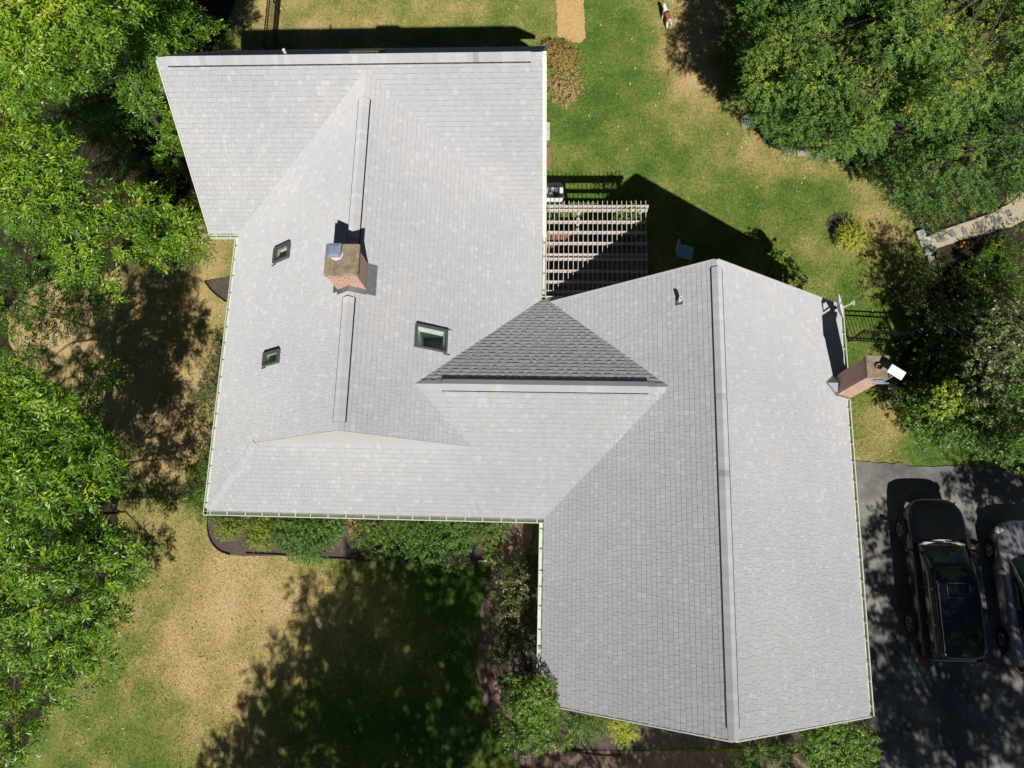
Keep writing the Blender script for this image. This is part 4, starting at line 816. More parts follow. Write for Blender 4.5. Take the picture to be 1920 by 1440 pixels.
shrub('light green leafy shrub beside the brick walk', [(910, 985, .5, .35), (932, 990, .5, .32), (915, 1010, .4, .28), (940, 975, .4, .26), (925, 1040, .35, .25)], M['leafG'], 48, dens=70, base=.3)
shrub('wilted pinkish plant tucked between shrub and brick walk', [(897, 1004, .3, .12)], M['leafD'], 49, name='plant', cat='plant', dens=90, base=.8)
# west wall planting
shrub('long leaved bush at the front left corner of the house', [(378, 925, .6, .38), (365, 930, .5, .3), (385, 900, .6, .35), (372, 950, .5, .3), (395, 875, .6, .3), (390, 955, .4, .3)], M['leafG'], 50, L=.13, W=.018, dens=55, base=.25, n=9, T=.2)
shrub('reddish dark bush under the west gutter', [(392, 840, .5, .25), (398, 815, .5, .2), (392, 862, .5, .22)], M['leafR'], 51, L=.09, W=.02, dens=60, base=.35)
shrub('brown and green sprawling bush midway along the west wall', [(395, 715, .5, .32), (400, 690, .5, .3), (385, 735, .35, .25), (388, 755, .2, .18, .1), (402, 740, .4, .25)], M['leafR'], 52, L=.08, W=.018, dens=60, base=.55)
shrub('small bush near the middle of the west gutter', [(408, 640, .4, .2), (412, 660, .4, .22), (400, 632, .3, .14)], M['leafR'], 53, L=.07, W=.02, dens=50, base=.5)
shrub('low yellow-green ground plant spreading from the west wall', [(382, 765, .08, .2), (395, 775, .08, .16), (375, 745, .1, .18)], M['leafG'], 54, name='plant', cat='plant', dens=70, base=.6, L=.06, W=.014)
# bed by the gable wing
shrub('tall red and green leaved bush beside the front walk', [(965, 1090, 1.2, .4), (985, 1110, 1.3, .42), (950, 1110, 1.1, .36), (975, 1150, 1.3, .42), (990, 1165, 1.2, .35), (945, 1160, 1.1, .36), (955, 1195, .9, .32), (985, 1195, 1.0, .28), (935, 1230, .7, .24, .1), (940, 1255, .6, .2)], M['leafR'], 55, L=.085, W=.04, dens=34, base=.5, n=7, T=.18)
shrub('small bush with upright leaves near the brick walk opening', [(985, 1040, .5, .2), (992, 1060, .5, .2)], M['leafR'], 56, dens=50, base=.3)
shrub('big bright green bush climbing over the lower left roof corner', [(990, 1320, 3.0, .4, .1), (1020, 1300, 3.3, .36, .08), (970, 1300, 2.7, .36), (1000, 1350, 2.3, .5), (960, 1345, 2.1, .4), (1030, 1345, 2.5, .36, -.15), (1000, 1380, 1.5, .45), (1045, 1375, 1.5, .4, -.05), (965, 1380, 1.2, .35, -.15), (1015, 1285, 3.5, .2, .1), (975, 1280, 2.8, .2), (1035, 1318, 3.4, .22, .15)], M['leafG'], 57, L=.065, W=.032, dens=62, base=.36)
shrub('compact green shrub under the lower left gable rake', [(1090, 1350, 1.0, .38), (1110, 1365, .9, .34), (1125, 1350, .9, .3), (1095, 1372, .7, .3)], M['leafG'], 58, dens=95, base=.26, L=.045, W=.02)
shrub('bright yellow shrub at the end of the clipped shrubs', [(1160, 1362, .8, .28), (1170, 1380, .6, .24), (1180, 1370, .7, .22), (1155, 1350, .9, .24)], M['leafY'], 59, dens=110, base=.45, L=.06, W=.018)
shrub('glossy green bush poking above the lower right gable rake', [(1560, 1370, 3.0, .42), (1600, 1385, 2.8, .42), (1540, 1400, 2.6, .42), (1590, 1420, 2.6, .5), (1625, 1400, 2.4, .3), (1560, 1430, 2.4, .45), (1545, 1355, 3.0, .2), (1575, 1345, 3.2, .18), (1540, 1365, 3.0, .25)], M['leafG'], 60, L=.07, W=.035, dens=60, base=.34)
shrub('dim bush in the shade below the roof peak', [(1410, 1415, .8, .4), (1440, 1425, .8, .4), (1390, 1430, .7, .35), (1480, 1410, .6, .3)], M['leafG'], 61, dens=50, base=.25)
# behind the wing and beside the top gable
shrub('leafy green bush showing past the upper right roof edge', [(1478, 505, 1.6, .26, .1), (1492, 525, 1.6, .26), (1466, 490, 1.6, .24, .1), (1455, 480, 1.5, .18)], M['leafG'], 62, dens=60, base=.4, L=.07, W=.03)
shrub('rusty orange and green bush at the upper right roof corner', [(1040, 100, .55, .34), (1060, 98, .55, .34), (1072, 112, .5, .3), (1048, 118, .5, .32), (1030, 90, .4, .25)], M['leafD'], 63, dens=100, base=.38, L=.05, W=.022)
shrub('dried up tan bush with bare grey branches beside the gutter', [(1050, 160, .35, .36), (1075, 165, .3, .28), (1040, 150, .3, .25), (1060, 185, .25, .28), (1040, 178, .25, .2), (1075, 145, .35, .25)], M['leafD'], 64, dens=60, base=.85, L=.05, W=.018, stems='palebark')
# climbing vine on the pergola
shrub('green vine climbing the far corner of the pergola', [(1182, 400, 2.6, .2, .1), (1165, 404, 2.6, .17), (1195, 390, 2.6, .15), (1200, 415, 2.0, .2, -.1)], M['leafG'], 65, name='vine', cat='vine', dens=60, base=.4, L=.06, W=.03)
shrub('potted green plant seen through the pergola slats', [(1038, 402, .6, .14), (1044, 396, .6, .1)], M['leafG'], 66, name='patio_plant', cat='plant', dens=80, base=.5)

# --- trees south and east of the view; their dappled shade falls on the lawn and drive
kS = dict(L=0.14, W=0.08, T=0.3, n=8, dens=37, inner=.4, rs=1.02)
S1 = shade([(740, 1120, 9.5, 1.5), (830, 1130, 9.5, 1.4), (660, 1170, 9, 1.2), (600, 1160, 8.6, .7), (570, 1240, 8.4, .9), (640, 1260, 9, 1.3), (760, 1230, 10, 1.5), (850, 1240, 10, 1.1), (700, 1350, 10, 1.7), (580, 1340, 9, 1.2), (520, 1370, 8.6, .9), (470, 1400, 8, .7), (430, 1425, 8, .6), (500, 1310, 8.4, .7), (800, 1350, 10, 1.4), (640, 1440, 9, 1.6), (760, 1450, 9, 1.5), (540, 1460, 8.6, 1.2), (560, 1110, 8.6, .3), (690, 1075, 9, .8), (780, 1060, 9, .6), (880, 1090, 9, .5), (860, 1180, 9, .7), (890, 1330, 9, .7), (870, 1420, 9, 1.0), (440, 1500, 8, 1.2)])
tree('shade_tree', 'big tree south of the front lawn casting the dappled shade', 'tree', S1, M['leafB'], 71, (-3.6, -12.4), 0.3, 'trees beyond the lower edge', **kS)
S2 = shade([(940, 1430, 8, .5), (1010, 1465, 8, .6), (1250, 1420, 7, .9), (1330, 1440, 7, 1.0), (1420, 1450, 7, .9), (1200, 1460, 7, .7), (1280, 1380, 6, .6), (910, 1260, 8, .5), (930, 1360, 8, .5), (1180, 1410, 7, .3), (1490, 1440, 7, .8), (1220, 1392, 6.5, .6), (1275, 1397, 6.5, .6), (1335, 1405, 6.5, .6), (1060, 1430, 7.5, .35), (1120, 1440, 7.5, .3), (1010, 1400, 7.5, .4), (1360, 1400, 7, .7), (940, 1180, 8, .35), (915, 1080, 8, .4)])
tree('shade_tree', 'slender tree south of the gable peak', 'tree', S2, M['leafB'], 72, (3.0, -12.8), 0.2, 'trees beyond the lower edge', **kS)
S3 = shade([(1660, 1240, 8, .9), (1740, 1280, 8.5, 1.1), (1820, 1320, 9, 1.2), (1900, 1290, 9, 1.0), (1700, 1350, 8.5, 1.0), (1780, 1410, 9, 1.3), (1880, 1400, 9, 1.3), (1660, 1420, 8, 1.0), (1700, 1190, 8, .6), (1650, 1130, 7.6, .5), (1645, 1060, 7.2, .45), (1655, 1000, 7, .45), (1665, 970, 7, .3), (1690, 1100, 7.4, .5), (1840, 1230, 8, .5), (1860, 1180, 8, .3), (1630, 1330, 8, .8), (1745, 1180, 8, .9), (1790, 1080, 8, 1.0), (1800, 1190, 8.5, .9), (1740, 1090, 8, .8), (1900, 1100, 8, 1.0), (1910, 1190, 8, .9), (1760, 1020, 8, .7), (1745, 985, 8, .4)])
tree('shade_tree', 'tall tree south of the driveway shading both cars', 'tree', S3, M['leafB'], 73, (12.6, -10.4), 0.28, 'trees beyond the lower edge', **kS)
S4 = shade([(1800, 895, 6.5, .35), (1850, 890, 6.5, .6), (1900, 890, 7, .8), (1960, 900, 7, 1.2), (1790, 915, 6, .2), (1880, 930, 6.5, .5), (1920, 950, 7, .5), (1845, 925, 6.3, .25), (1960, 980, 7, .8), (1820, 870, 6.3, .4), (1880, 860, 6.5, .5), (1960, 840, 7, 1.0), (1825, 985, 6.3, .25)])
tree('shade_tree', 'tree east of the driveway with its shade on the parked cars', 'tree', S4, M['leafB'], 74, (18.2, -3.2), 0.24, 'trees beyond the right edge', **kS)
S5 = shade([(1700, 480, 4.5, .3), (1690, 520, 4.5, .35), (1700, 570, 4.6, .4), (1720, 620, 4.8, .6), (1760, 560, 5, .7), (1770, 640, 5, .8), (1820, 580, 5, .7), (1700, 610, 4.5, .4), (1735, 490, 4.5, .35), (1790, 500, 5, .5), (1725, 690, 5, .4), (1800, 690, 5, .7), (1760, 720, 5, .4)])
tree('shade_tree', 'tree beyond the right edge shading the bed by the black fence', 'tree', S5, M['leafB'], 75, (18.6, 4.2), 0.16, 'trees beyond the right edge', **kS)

# ------------------------------------------------------------------ pergola
HP = 2.7; pb = atp(1026, 384, HP)
perg = empty('pergola', (1.1, 9.0, 0), 'weathered wooden slatted pergola over the patio', 'pergola')
PINV = Matrix.Translation((-1.1, -9.0, 0))
def ppart(mb, name, mat): o = mb.build(name, mat, perg); o.matrix_parent_inverse = PINV; return o
xs = [float(at(1022 + i * 8.98, 380, HP + .1)[0]) for i in range(22)]
for x in xs:
    mb = MB(); mb.box((x, (7.45 + float(at(1100, 377, HP + .1)[1])) / 2, HP + 0.10), (0.018, float(at(1100, 377, HP + .1)[1]) - 7.45, 0.026)); ppart(mb, 'slat', M['wood'])
for v, u1 in [(387.5, 1216), (394.5, 1214), (416.5, 1213), (436, 1213), (456.5, 1213), (478, 1214), (486, 1214), (508.5, 1215), (529, 1215), (547, 1215)]:
    y = float(at(1100, v, HP)[1]); x1 = float(at(u1, v, HP)[0]); mb = MB(); mb.box(((-0.36 + x1) / 2, y, HP - 0.01), (x1 + 0.36, 0.04, 0.15)); ppart(mb, 'beam', M['wood'])
for (x, y) in [(0.6, float(at(1100, 391, HP)[1])), (2.5, float(at(1100, 391, HP)[1])), (2.5, 7.75)]:
    mb = MB(); mb.box((x, y, (HP - .08) / 2), (0.1, 0.1, HP - .08)); ppart(mb, 'post', M['wood'])

# patio furniture half hidden under the slats
def table(loc, dx, dy, h, rz, label, mat):
    r = empty('patio_table', loc, label, 'table', None, rz); mb = MB()
    for k in range(5): mb.box((0, -dy / 2 + dy * (k + .5) / 5, h), (dx, dy / 5 - .01, .03))
    mb.build('tabletop', mat, r)
    for a in (-1, 1):
        for b in (-1, 1): mb = MB(); mb.box((a * (dx / 2 - .06), b * (dy / 2 - .06), h / 2 - .01), (.05, .05, h - .02)); mb.build('leg', mat, r)
    return r
def pchair(loc, rz, label, mat, name='patio_chair', seatm=None, tall=0.85):
    r = empty(name, loc, label, 'chair', None, rz)
    mb = MB(); mb.box((0, 0, .43), (.50, .46, .03), bev=.01); mb.box((.235, 0, .447), (.03, .46, .02)); mb.box((-.0, .22, .447), (.5, .025, .02)); mb.box((0, -.22, .447), (.5, .025, .02)); mb.build('seat', seatm or mat, r)
    mb = MB(); Rb = Matrix.Rotation(rad(-14), 3, 'Y')
    mb.box((-.29, 0, .66), (.03, .48, .46), Rb, bev=.012)
    for s_ in (-1, 1): mb.box((-.275, s_ * .22, .66), (.05, .03, .44), Rb)
    mb.build('backrest', seatm or mat, r)
    for a in (-1, 1):
        for b in (-1, 1): mb = MB(); mb.tube([(a * .22, b * .2, .42), (a * .25, b * .22, 0)], [.018, .014], 6); mb.build('leg', mat, r)
    return r
table(atp(1040, 446, .7)[:2] + (0.03,), 1.5, .5, .62, 0, 'reddish wooden bench table under the pergola slats', M['brownwood'])
table(atp(1034, 464, .6)[:2] + (0.03,), .7, .35, .5, 0.25, 'small brown side table under the slats by the wall', M['brownwood'])
pchair(atp(1120, 455, .4)[:2] + (0.03,), 1.5, 'dark blue cushioned patio chair seen through the slats', M['darkmetal'], seatm=M['clothblue'])
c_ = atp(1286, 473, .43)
pchair((c_[0] - .02, c_[1] - .0, 0), rad(-13), 'white plastic chair alone in the roof shadow, its blue shade put into the colour', M['plasticshade'], 'plastic_chair')
# round-cornered pale fire bowl at the corner of the pergola
fb = empty('fire_bowl', atp(1038, 363, .3)[:2] + (0.0,), 'pale round-cornered patio fire bowl with a dark basin beside the gutter', 'fire bowl')
def rrect(a, b, r, n=6):
    out = []
    for cx, cy, t0 in ((a - r, b - r, 0), (-a + r, b - r, 90), (-a + r, -b + r, 180), (a - r, -b + r, 270)):
        for k in range(n + 1): t_ = rad(t0 + 90 * k / n); out.append((cx + r * math.cos(t_), cy + r * math.sin(t_)))
    return out
mb = MB(); o_ = rrect(.33, .35, .13); N_ = len(o_); ring = [(.25 * math.cos(math.atan2(y, x)), .25 * math.sin(math.atan2(y, x))) for x, y in o_]
mb.add([(x * .9, y * .9, 0) for x, y in o_] + [(x, y, .36) for x, y in o_] + [(x, y, .41) for x, y in o_] + [(x, y, .42) for x, y in ring],
       [tuple(range(N_ - 1, -1, -1))] + [(k * N_ + i, k * N_ + (i + 1) % N_, (k + 1) * N_ + (i + 1) % N_, (k + 1) * N_ + i) for k in range(3) for i in range(N_)]); mb.build('table_body', M['plasticwhite'], fb)
mb = MB(); mb.lathe((0, 0, 0), [(.25, .425), (.245, .40), (.2, .33), (.1, .29), (.001, .28)], 28); mb.build('basin', M['darkmetal'], fb, smooth=True)
mb = MB(); mb.lathe((-.1, -.12, .30), [(.001, .18), (.07, .16), (.11, .12), (.12, .03), (.10, 0)], 14); mb.tube([(-.1, -.12, .46), (-.08, -.03, .5), (-.08, .02, .44)], .012, 6); mb.build('lid', M['plasticwhite'], fb, smooth=True)

# ------------------------------------------------------------------ satellite dish and flat antenna
dc = Vector(atp(1571, 577, 4.05)); sd_ = empty('satellite_dish', tuple(dc - Vector((.25, 0, .75))), 'grey satellite dish edge-on at the upper right roof corner', 'satellite dish')
SINV = Matrix.Translation(-(dc - Vector((.25, 0, .75))))
def spart(mb, name, mat, **k): o = mb.build(name, mat, sd_, **k); o.matrix_parent_inverse = SINV; return o
dv_ = Vector((1, .12, .52)).normalized(); Rd = dv_.to_track_quat('Z', 'Y').to_matrix()
mb = MB(); prof = [(0.38 * f, .10 * f * f) for f in np.linspace(0.02, 1, 8)]; mb.lathe(dc, prof + [(.385, .10), (.38, .088)] + [(r, z - .012) for r, z in prof[::-1]], 32, R=Rd, sy=1.0); spart(mb, 'reflector', M['plasticwhite'], smooth=True)
mb = MB(); e_ = Vector(atp(1600, 568, 4.05)); mb.bar(dc + Vector((.08, -.02, -.02)), e_, .03, .03); mb.box(e_ + Vector((.01, 0, .0)), (.05, .13, .05)); mb.box(e_ + Vector((-.04, 0, .0)), (.07, .045, .05)); spart(mb, 'feed_arm', M['greyplastic'])
mb = MB(); mb.tube([dc + Vector((-.02, 0, -.02)), dc + Vector((-.22, .03, -.05)), dc + Vector((-.27, .03, -.72))], [.035, .03, .025], 8); mb.box(dc + Vector((-.12, .01, -.03)), (.12, .1, .12)); spart(mb, 'mount', M['black'])
ac = Vector(atp(1681, 697.5, 5.85)); fa = empty('flat_antenna', (8.26, 4.50, 5.0), 'white rectangular flat antenna on an arm beside the tall chimney', 'antenna')
AI = Matrix.Translation((-8.26, -4.50, -5.0))
def apart(mb, name, mat, **k): o = mb.build(name, mat, fa, **k); o.matrix_parent_inverse = AI; return o
mb = MB(); mb.box(ac, (.39, .235, .03), Matrix.Rotation(rad(-34), 3, 'Z') @ Matrix.Rotation(rad(8), 3, 'X'), bev=.012); apart(mb, 'panel', M['plasticwhite'])
mb = MB(); mb.tube([ac - Vector((0, 0, .02)), ac - Vector((.02, .06, .22)), Vector((ac.x - .1, 4.47, 5.3)), Vector((ac.x - .1, 4.47, 5.1))], .018, 8); mb.bar((7.95, 4.49, 5.28), (ac.x - .05, 4.47, 5.28), .04, .05); mb.bar((7.95, 4.44, 5.2), (8.32, 4.45, 5.2), .03, .04); apart(mb, 'mast', M['steel'])

# ------------------------------------------------------------------ fences
def fence(p, q, label, h=1.2, posts=5, gap=0.11, gate=False):
    p = Vector((p[0], p[1], 0)); q = Vector((q[0], q[1], 0)); d = q - p; L = d.length; d.normalize(); r = empty('metal_fence', tuple(p), label, 'fence', 'black metal picket fences'); inv = Matrix.Translation(-p)
    for zz in (0.12, h - .22, h - .04): mb = MB(); mb.bar(p + Vector((0, 0, zz)), q + Vector((0, 0, zz)), .03, .03); mb.build('rail', M['black'], r).matrix_parent_inverse = inv
    mb = MB()
    for i in range(int(L / gap)): c = p + d * (i + .5) * gap; mb.box(c + Vector((0, 0, h / 2 + .03)), (.016, .016, h - .03))
    mb.build('pickets', M['black'], r).matrix_parent_inverse = inv
    for i in range(posts): c = p + d * L * i / (posts - 1); mb = MB(); mb.box(c + Vector((0, 0, h / 2 + .05)), (.05, .05, h + .1), bev=.004); mb.build('post', M['black'], r).matrix_parent_inverse = inv
fence(at(1592, 640)[:2], at(1850, 652)[:2], 'black metal picket fence from the right wall into the shrubs', posts=4)
fence(at(516, 120)[:2], at(533, -70)[:2], 'black metal picket fence meeting the top roof near the trees', posts=3)

# ------------------------------------------------------------------ stones, edging, small things
def stone(pts, z, label, mat, name='flagstone', h=.03, group=None, seed=1):
    p = wob(gp(pts), .008, .08, seed); cx = sum(a for a, b in p) / len(p); cy = sum(b for a, b in p) / len(p); mb = MB(); mb.prism([(a - cx, b - cy) for a, b in p], 0, h)
    o = mb.build(name, M[mat], None, bevel=.005); o.location = (cx, cy, z); tag(o, label, 'stone', group); return o
fs_ = [('nearest the lawn', [(1753, 447), (1760, 443), (1768, 447), (1768, 455), (1757, 457)]), ('second from the lawn', [(1776, 436), (1785, 432), (1792, 440), (1791, 446), (1782, 446)]),
       ('third from the lawn', [(1801, 432), (1803, 426), (1811, 430), (1815, 442), (1805, 441)]), ('fourth from the lawn', [(1828, 417), (1838, 417), (1844, 425), (1838, 435), (1831, 428)]),
       ('fifth from the lawn', [(1855, 408), (1862, 406), (1872, 418), (1865, 424), (1857, 419)]), ('farthest along the path', [(1882, 398), (1892, 396), (1896, 404), (1888, 408)])]
for i, (w_, p_) in enumerate(fs_): stone(p_, .045, 'grey flagstone in the pale gravel, ' + w_, 'slate', seed=i, group='flagstones in the gravel path')
stone([(1714, 438), (1728, 433), (1733, 445), (1720, 452)], .0, 'square pale block at the head of the gravel path', 'palestone', 'stone_block', .16)
stone([(1722, 453), (1735, 445), (1748, 447), (1747, 462), (1726, 466)], .0, 'large light slab where the path meets the lawn', 'palestone', 'stone_slab', .08)
stone([(1732, 466), (1745, 464), (1747, 476), (1740, 482), (1732, 478)], .0, 'light rounded slab below the path entrance', 'palestone', 'stone_slab', .14)
stone([(1736, 483), (1749, 483), (1750, 497), (1739, 498)], .0, 'upper tan edging block below the light slab', 'tanstone', 'edging_block', .14)
stone([(1739, 499), (1750, 498), (1749, 514), (1741, 513)], .0, 'lower tan edging block beside the straw clump', 'tanstone', 'edging_block', .14)
stone([(1463, 279), (1490, 284), (1492, 291), (1470, 290)], .0, 'left tan wall block at the tree bed edge', 'tanstone', 'edging_block', .12)
stone([(1492, 285), (1526, 289), (1527, 297), (1494, 292)], .0, 'middle tan wall block at the tree bed edge', 'tanstone', 'edging_block', .12)
stone([(1528, 289), (1563, 294), (1564, 304), (1530, 298)], .0, 'right tan wall block at the tree bed edge', 'tanstone', 'edging_block', .12)
stone([(1664, 722), (1676, 720), (1680, 732), (1670, 735)], .0, 'grey boulder just below the flat antenna', 'palestone', 'boulder', .16)
stone([(1680, 757), (1688, 757), (1690, 766), (1682, 767)], .0, 'rusty brown stone beside the driveway shrub', 'tanstone', 'boulder', .12)
stone([(1014, 225), (1031, 232), (1031, 262), (1018, 268)], .0, 'pale stone slab beside the right gutter', 'palestone', 'stone_slab', .08)
stone([(1016, 275), (1032, 278), (1034, 300), (1030, 318), (1018, 322)], .0, 'reddish wooden step beside the right gutter', 'brownwood', 'wooden_step', .1)
def edge(pts, label, z=.05):
    mb = MB(); P_ = smooth([at(u, v)[:2] for u, v in pts], 6); mb.tube([(x, y, z) for x, y in P_], .022, 6); o = mb.build('bed_edging', M['edging']); tag(o, label, 'edging', 'black plastic bed edging')
edge([(391, 965), (390, 990), (397, 1015), (412, 1032), (432, 1040)], 'black edging curling round the left end of the front bed')
edge([(462, 1038), (500, 1039), (538, 1041)], 'short black edging strip between the front shrubs and lawn')
edge([(600, 1046), (640, 1047), (700, 1049)], 'black edging strip right of the first dark shrub')
edge([(385, 528), (400, 548), (425, 567)], 'black edging curve of the small west bed')
edge([(1733, 446), (1760, 434), (1785, 425), (1846, 404), (1868, 395), (1883, 381), (1885, 366)], 'black edging between the mulch and the gravel path')
edge([(1057, 1402), (1088, 1410), (1133, 1416), (1164, 1414)], 'black edging between the lower mulch and the brick walk')
# white splash block end by the front bed
mb = MB(); mb.bar(atp(897, 1053, .08), atp(913, 1051, .10), .06, .05); o = mb.build('downspout_end', M['plasticwhite'], bevel=.008); tag(o, 'white downspout extension lying beside the front bed', 'downspout')
for i, (u, v, lb) in enumerate([(1624, 483, 'yellow ball lying on the lawn below the golden shrub')]):
    mb = MB(); mb.lathe((0, 0, .04), [(.04 * math.sin(a), -.04 * math.cos(a)) for a in np.linspace(.01, 3.13, 10)], 14); o = mb.build('ball', M['ballY'] if 'ballY' in M else plain('yellow_ball', (.75, .45, .05), .6), smooth=True); o.location = atp(u, v, 0); tag(o, lb, 'ball')

# ------------------------------------------------------------------ dog
t = NT('dog_fur')   # white with a brown saddle and a dark patch behind the shoulder
sp = t.nd('ShaderNodeSeparateXYZ'); t.lk(t.coord(), sp.inputs[0]); n1 = t.noise(9, 3)
xx = t.math('ADD', sp.outputs[0], t.math('MULTIPLY', t.math('SUBTRACT', n1, .5), .12))
zz = t.math('ADD', sp.outputs[2], t.math('MULTIPLY', t.math('SUBTRACT', n1, .5), .1))
sad = t.math('MULTIPLY', t.math('MULTIPLY', t.math('GREATER_THAN', xx, -.26), t.math('LESS_THAN', xx, .16)), t.math('GREATER_THAN', zz, .36))
c = t.mix(sad, (.74, .68, .60), (.30, .10, .035)); dk = t.math('MULTIPLY', sad, t.math('GREATER_THAN', xx, .06))
ear = t.math('MULTIPLY', t.math('GREATER_THAN', xx, .43), t.math('LESS_THAN', xx, .50)); ear = t.math('MULTIPLY', ear, t.math('GREATER_THAN', t.math('ABSOLUTE', sp.outputs[1]), .045))
t.set(t.mix(ear, t.mix(dk, c, (.03, .02, .015)), (.3, .12, .05)), .8); fur = t.m
gd = np.array(at(1240, 60)[:2]); f_, r_ = at(1241, 30)[:2], at(1251, 52)[:2]
ang = math.atan2(f_[1] - r_[1], f_[0] - r_[0]); ctr = (np.array(f_) + np.array(r_)) / 2 + np.array([.02, .0])
ctr = ctr + np.array([.03, -.04])
dog = empty('dog', (float(ctr[0]), float(ctr[1]), 0), 'white dog with a brown saddle walking on the dry grass', 'dog', None, ang)
vs = [(-.28, 0, .45), (-.10, 0, .46), (.08, 0, .46), (.22, 0, .47), (.34, 0, .55), (.43, 0, .61), (.52, 0, .60), (.60, 0, .575),      # 0-7 spine, neck, head, muzzle
      (-.37, .03, .50), (-.45, .06, .58), (-.47, .10, .67),                                                                       # tail 8-10
      (.22, .08, .36), (.24, .09, .20), (.22, .09, .03), (.26, .09, .015),                                                          # front left 11-14
      (.22, -.08, .36), (.17, -.09, .20), (.14, -.09, .03), (.18, -.09, .015),                                                     # front right 15-18
      (-.26, .09, .32), (-.36, .10, .17), (-.34, .10, .03), (-.30, .10, .015),                                                     # hind left
      (-.24, -.09, .32), (-.30, -.10, .17), (-.26, -.10, .03), (-.22, -.10, .015)]
es = [(0, 1), (1, 2), (2, 3), (3, 4), (4, 5), (5, 6), (6, 7), (0, 8), (8, 9), (9, 10), (3, 11), (11, 12), (12, 13), (13, 14), (3, 15), (15, 16), (16, 17), (17, 18), (0, 19), (19, 20), (20, 21), (21, 22), (0, 23), (23, 24), (24, 25), (25, 26)]
rs = [.105, .095, .115, .12, .075, .075, .055, .03, .03, .022, .016, .055, .028, .022, .022, .055, .028, .022, .022, .065, .028, .02, .022, .065, .028, .02, .022]
dog.scale = (.8, .88, .85)
def make_skin(name, vs, es, rs, mat, parent):
    # Skin modifier through a bmesh skin layer (no operators)
    import bmesh
    bm = bmesh.new(); lay = bm.verts.layers.skin.verify(); bv = []
    for p, r in zip(vs, rs): v = bm.verts.new(p); v[lay].radius = (r, r); bv.append(v)
    bv[0][lay].use_root = True
    for a, b in es: bm.edges.new((bv[a], bv[b]))
    me = D.meshes.new(name); bm.to_mesh(me); bm.free(); me.materials.append(mat); o = D.objects.new(name, me); col.objects.link(o); o.parent = parent
    s_ = o.modifiers.new('skin', 'SKIN'); s_.use_smooth_shade = True; m = o.modifiers.new('sub', 'SUBSURF'); m.levels = 2; m.render_levels = 2
    return o
make_skin('body', vs, es, rs, fur, dog)
for s_ in (-1, 1):
    mb = MB(); mb.add([(.42, s_ * .045, .66), (.48, s_ * .05, .65), (.46, s_ * .10, .58), (.43, s_ * .098, .59)], [(0, 1, 2, 3)]); e_ = mb.build('ear', fur, dog); m = e_.modifiers.new('s', 'SOLIDIFY'); m.thickness = .012
    mb = MB(); mb.lathe((.535, s_ * .032, .628), [(.009 * math.sin(a), -.009 * math.cos(a)) for a in np.linspace(.01, 3.13, 6)], 8); mb.build('eye', M['black'], dog)
mb = MB(); mb.lathe((.632, 0, .585), [(.014 * math.sin(a), -.014 * math.cos(a)) for a in np.linspace(.01, 3.13, 6)], 8); mb.build('nose', M['black'], dog)

# ------------------------------------------------------------------ cars
def carpaint(name, c, metal=.4, rough=.28):
    t = NT(name); n1 = t.noise(300, 2); t.set(t.ramp(n1, [(.3, tuple(x * .9 for x in c)), (.7, tuple(x * 1.1 for x in c))]), rough, metal, .5, 1.0); t.b.inputs['Coat Roughness'].default_value = .03; return t.m
t = NT('car_glass'); t.set((.012, .022, .02), .04, 0, .8, 1.0); M['carglass'] = t.m
M['tyre'] = plain('tyre_rubber', (.015, .015, .015), .8); M['rim'] = plain('alloy_rim', (.5, .5, .52), .3, .8)
M['red'] = plain('red_lens', (.22, .01, .008), .15, coat=1.0); M['lens'] = plain('clear_lens', (.55, .58, .6), .1, .3, coat=1.0); M['chrome'] = plain('chrome_strip', (.6, .6, .58), .15, .9); M['cowl'] = plain('pale_cowl', (.45, .43, .42), .5)
def loft(stations, n=20):
    """stations: (x, half width, z bottom, z side (max width), z top, crown, e) -> closed body; cross-sections are rounded boxes"""
    mb = MB(); R_ = []
    for (x, w, zb, zs, zt_, e) in stations:
        ring = []
        for k in range(n):
            a = 2 * math.pi * k / n; cs, sn = math.cos(a), math.sin(a)
            y = w * math.copysign(abs(cs) ** e, cs); z = zs + ((zt_ - zs) if sn > 0 else (zs - zb)) * math.copysign(abs(sn) ** e, sn)
            ring.append((x, y, z))
        R_.append(ring)
    vs = [p for r in R_ for p in r]; fs = []
    for i in range(len(R_) - 1):
        for k in range(n): j = (k + 1) % n; fs.append((i * n + k, (i + 1) * n + k, (i + 1) * n + j, i * n + j))
    fs.append(tuple(range(n))); fs.append(tuple((len(R_) - 1) * n + k for k in range(n - 1, -1, -1)))
    mb.add(vs, fs); return mb
def wheel(parent, x, y, r, w=.21, spokes=6):
    mb = MB(); Rw = Matrix.Rotation(rad(90), 3, 'X'); s_ = 1 if y > 0 else -1
    mb.lathe((x, y, r), [(r * .62, -w / 2), (r * .9, -w / 2), (r, -w / 2 + .03), (r, w / 2 - .03), (r * .9, w / 2), (r * .62, w / 2)], 26, R=Rw); ty = mb.build('wheel', M['tyre'], parent, smooth=True)
    mb = MB(); yy = y + s_ * (w / 2 - .015)
    mb.lathe((x, y, r), [(r * .62, -w / 2 + .01), (r * .57, -w / 2 + .03), (r * .57, w / 2 - .03), (r * .62, w / 2 - .01)], 26, R=Rw)
    for k in range(spokes):
        a = 2 * math.pi * k / spokes; mb.bar((x, yy, r), (x + r * .6 * math.cos(a), yy, r + r * .6 * math.sin(a)), .055, .02, up=(0, 1, 0))
    mb.lathe((x, yy, r), [(.001, -.02), (.05, -.018), (.05, .018), (.001, .02)], 12, R=Rw); mb.build('rim', M['rim'], ty)
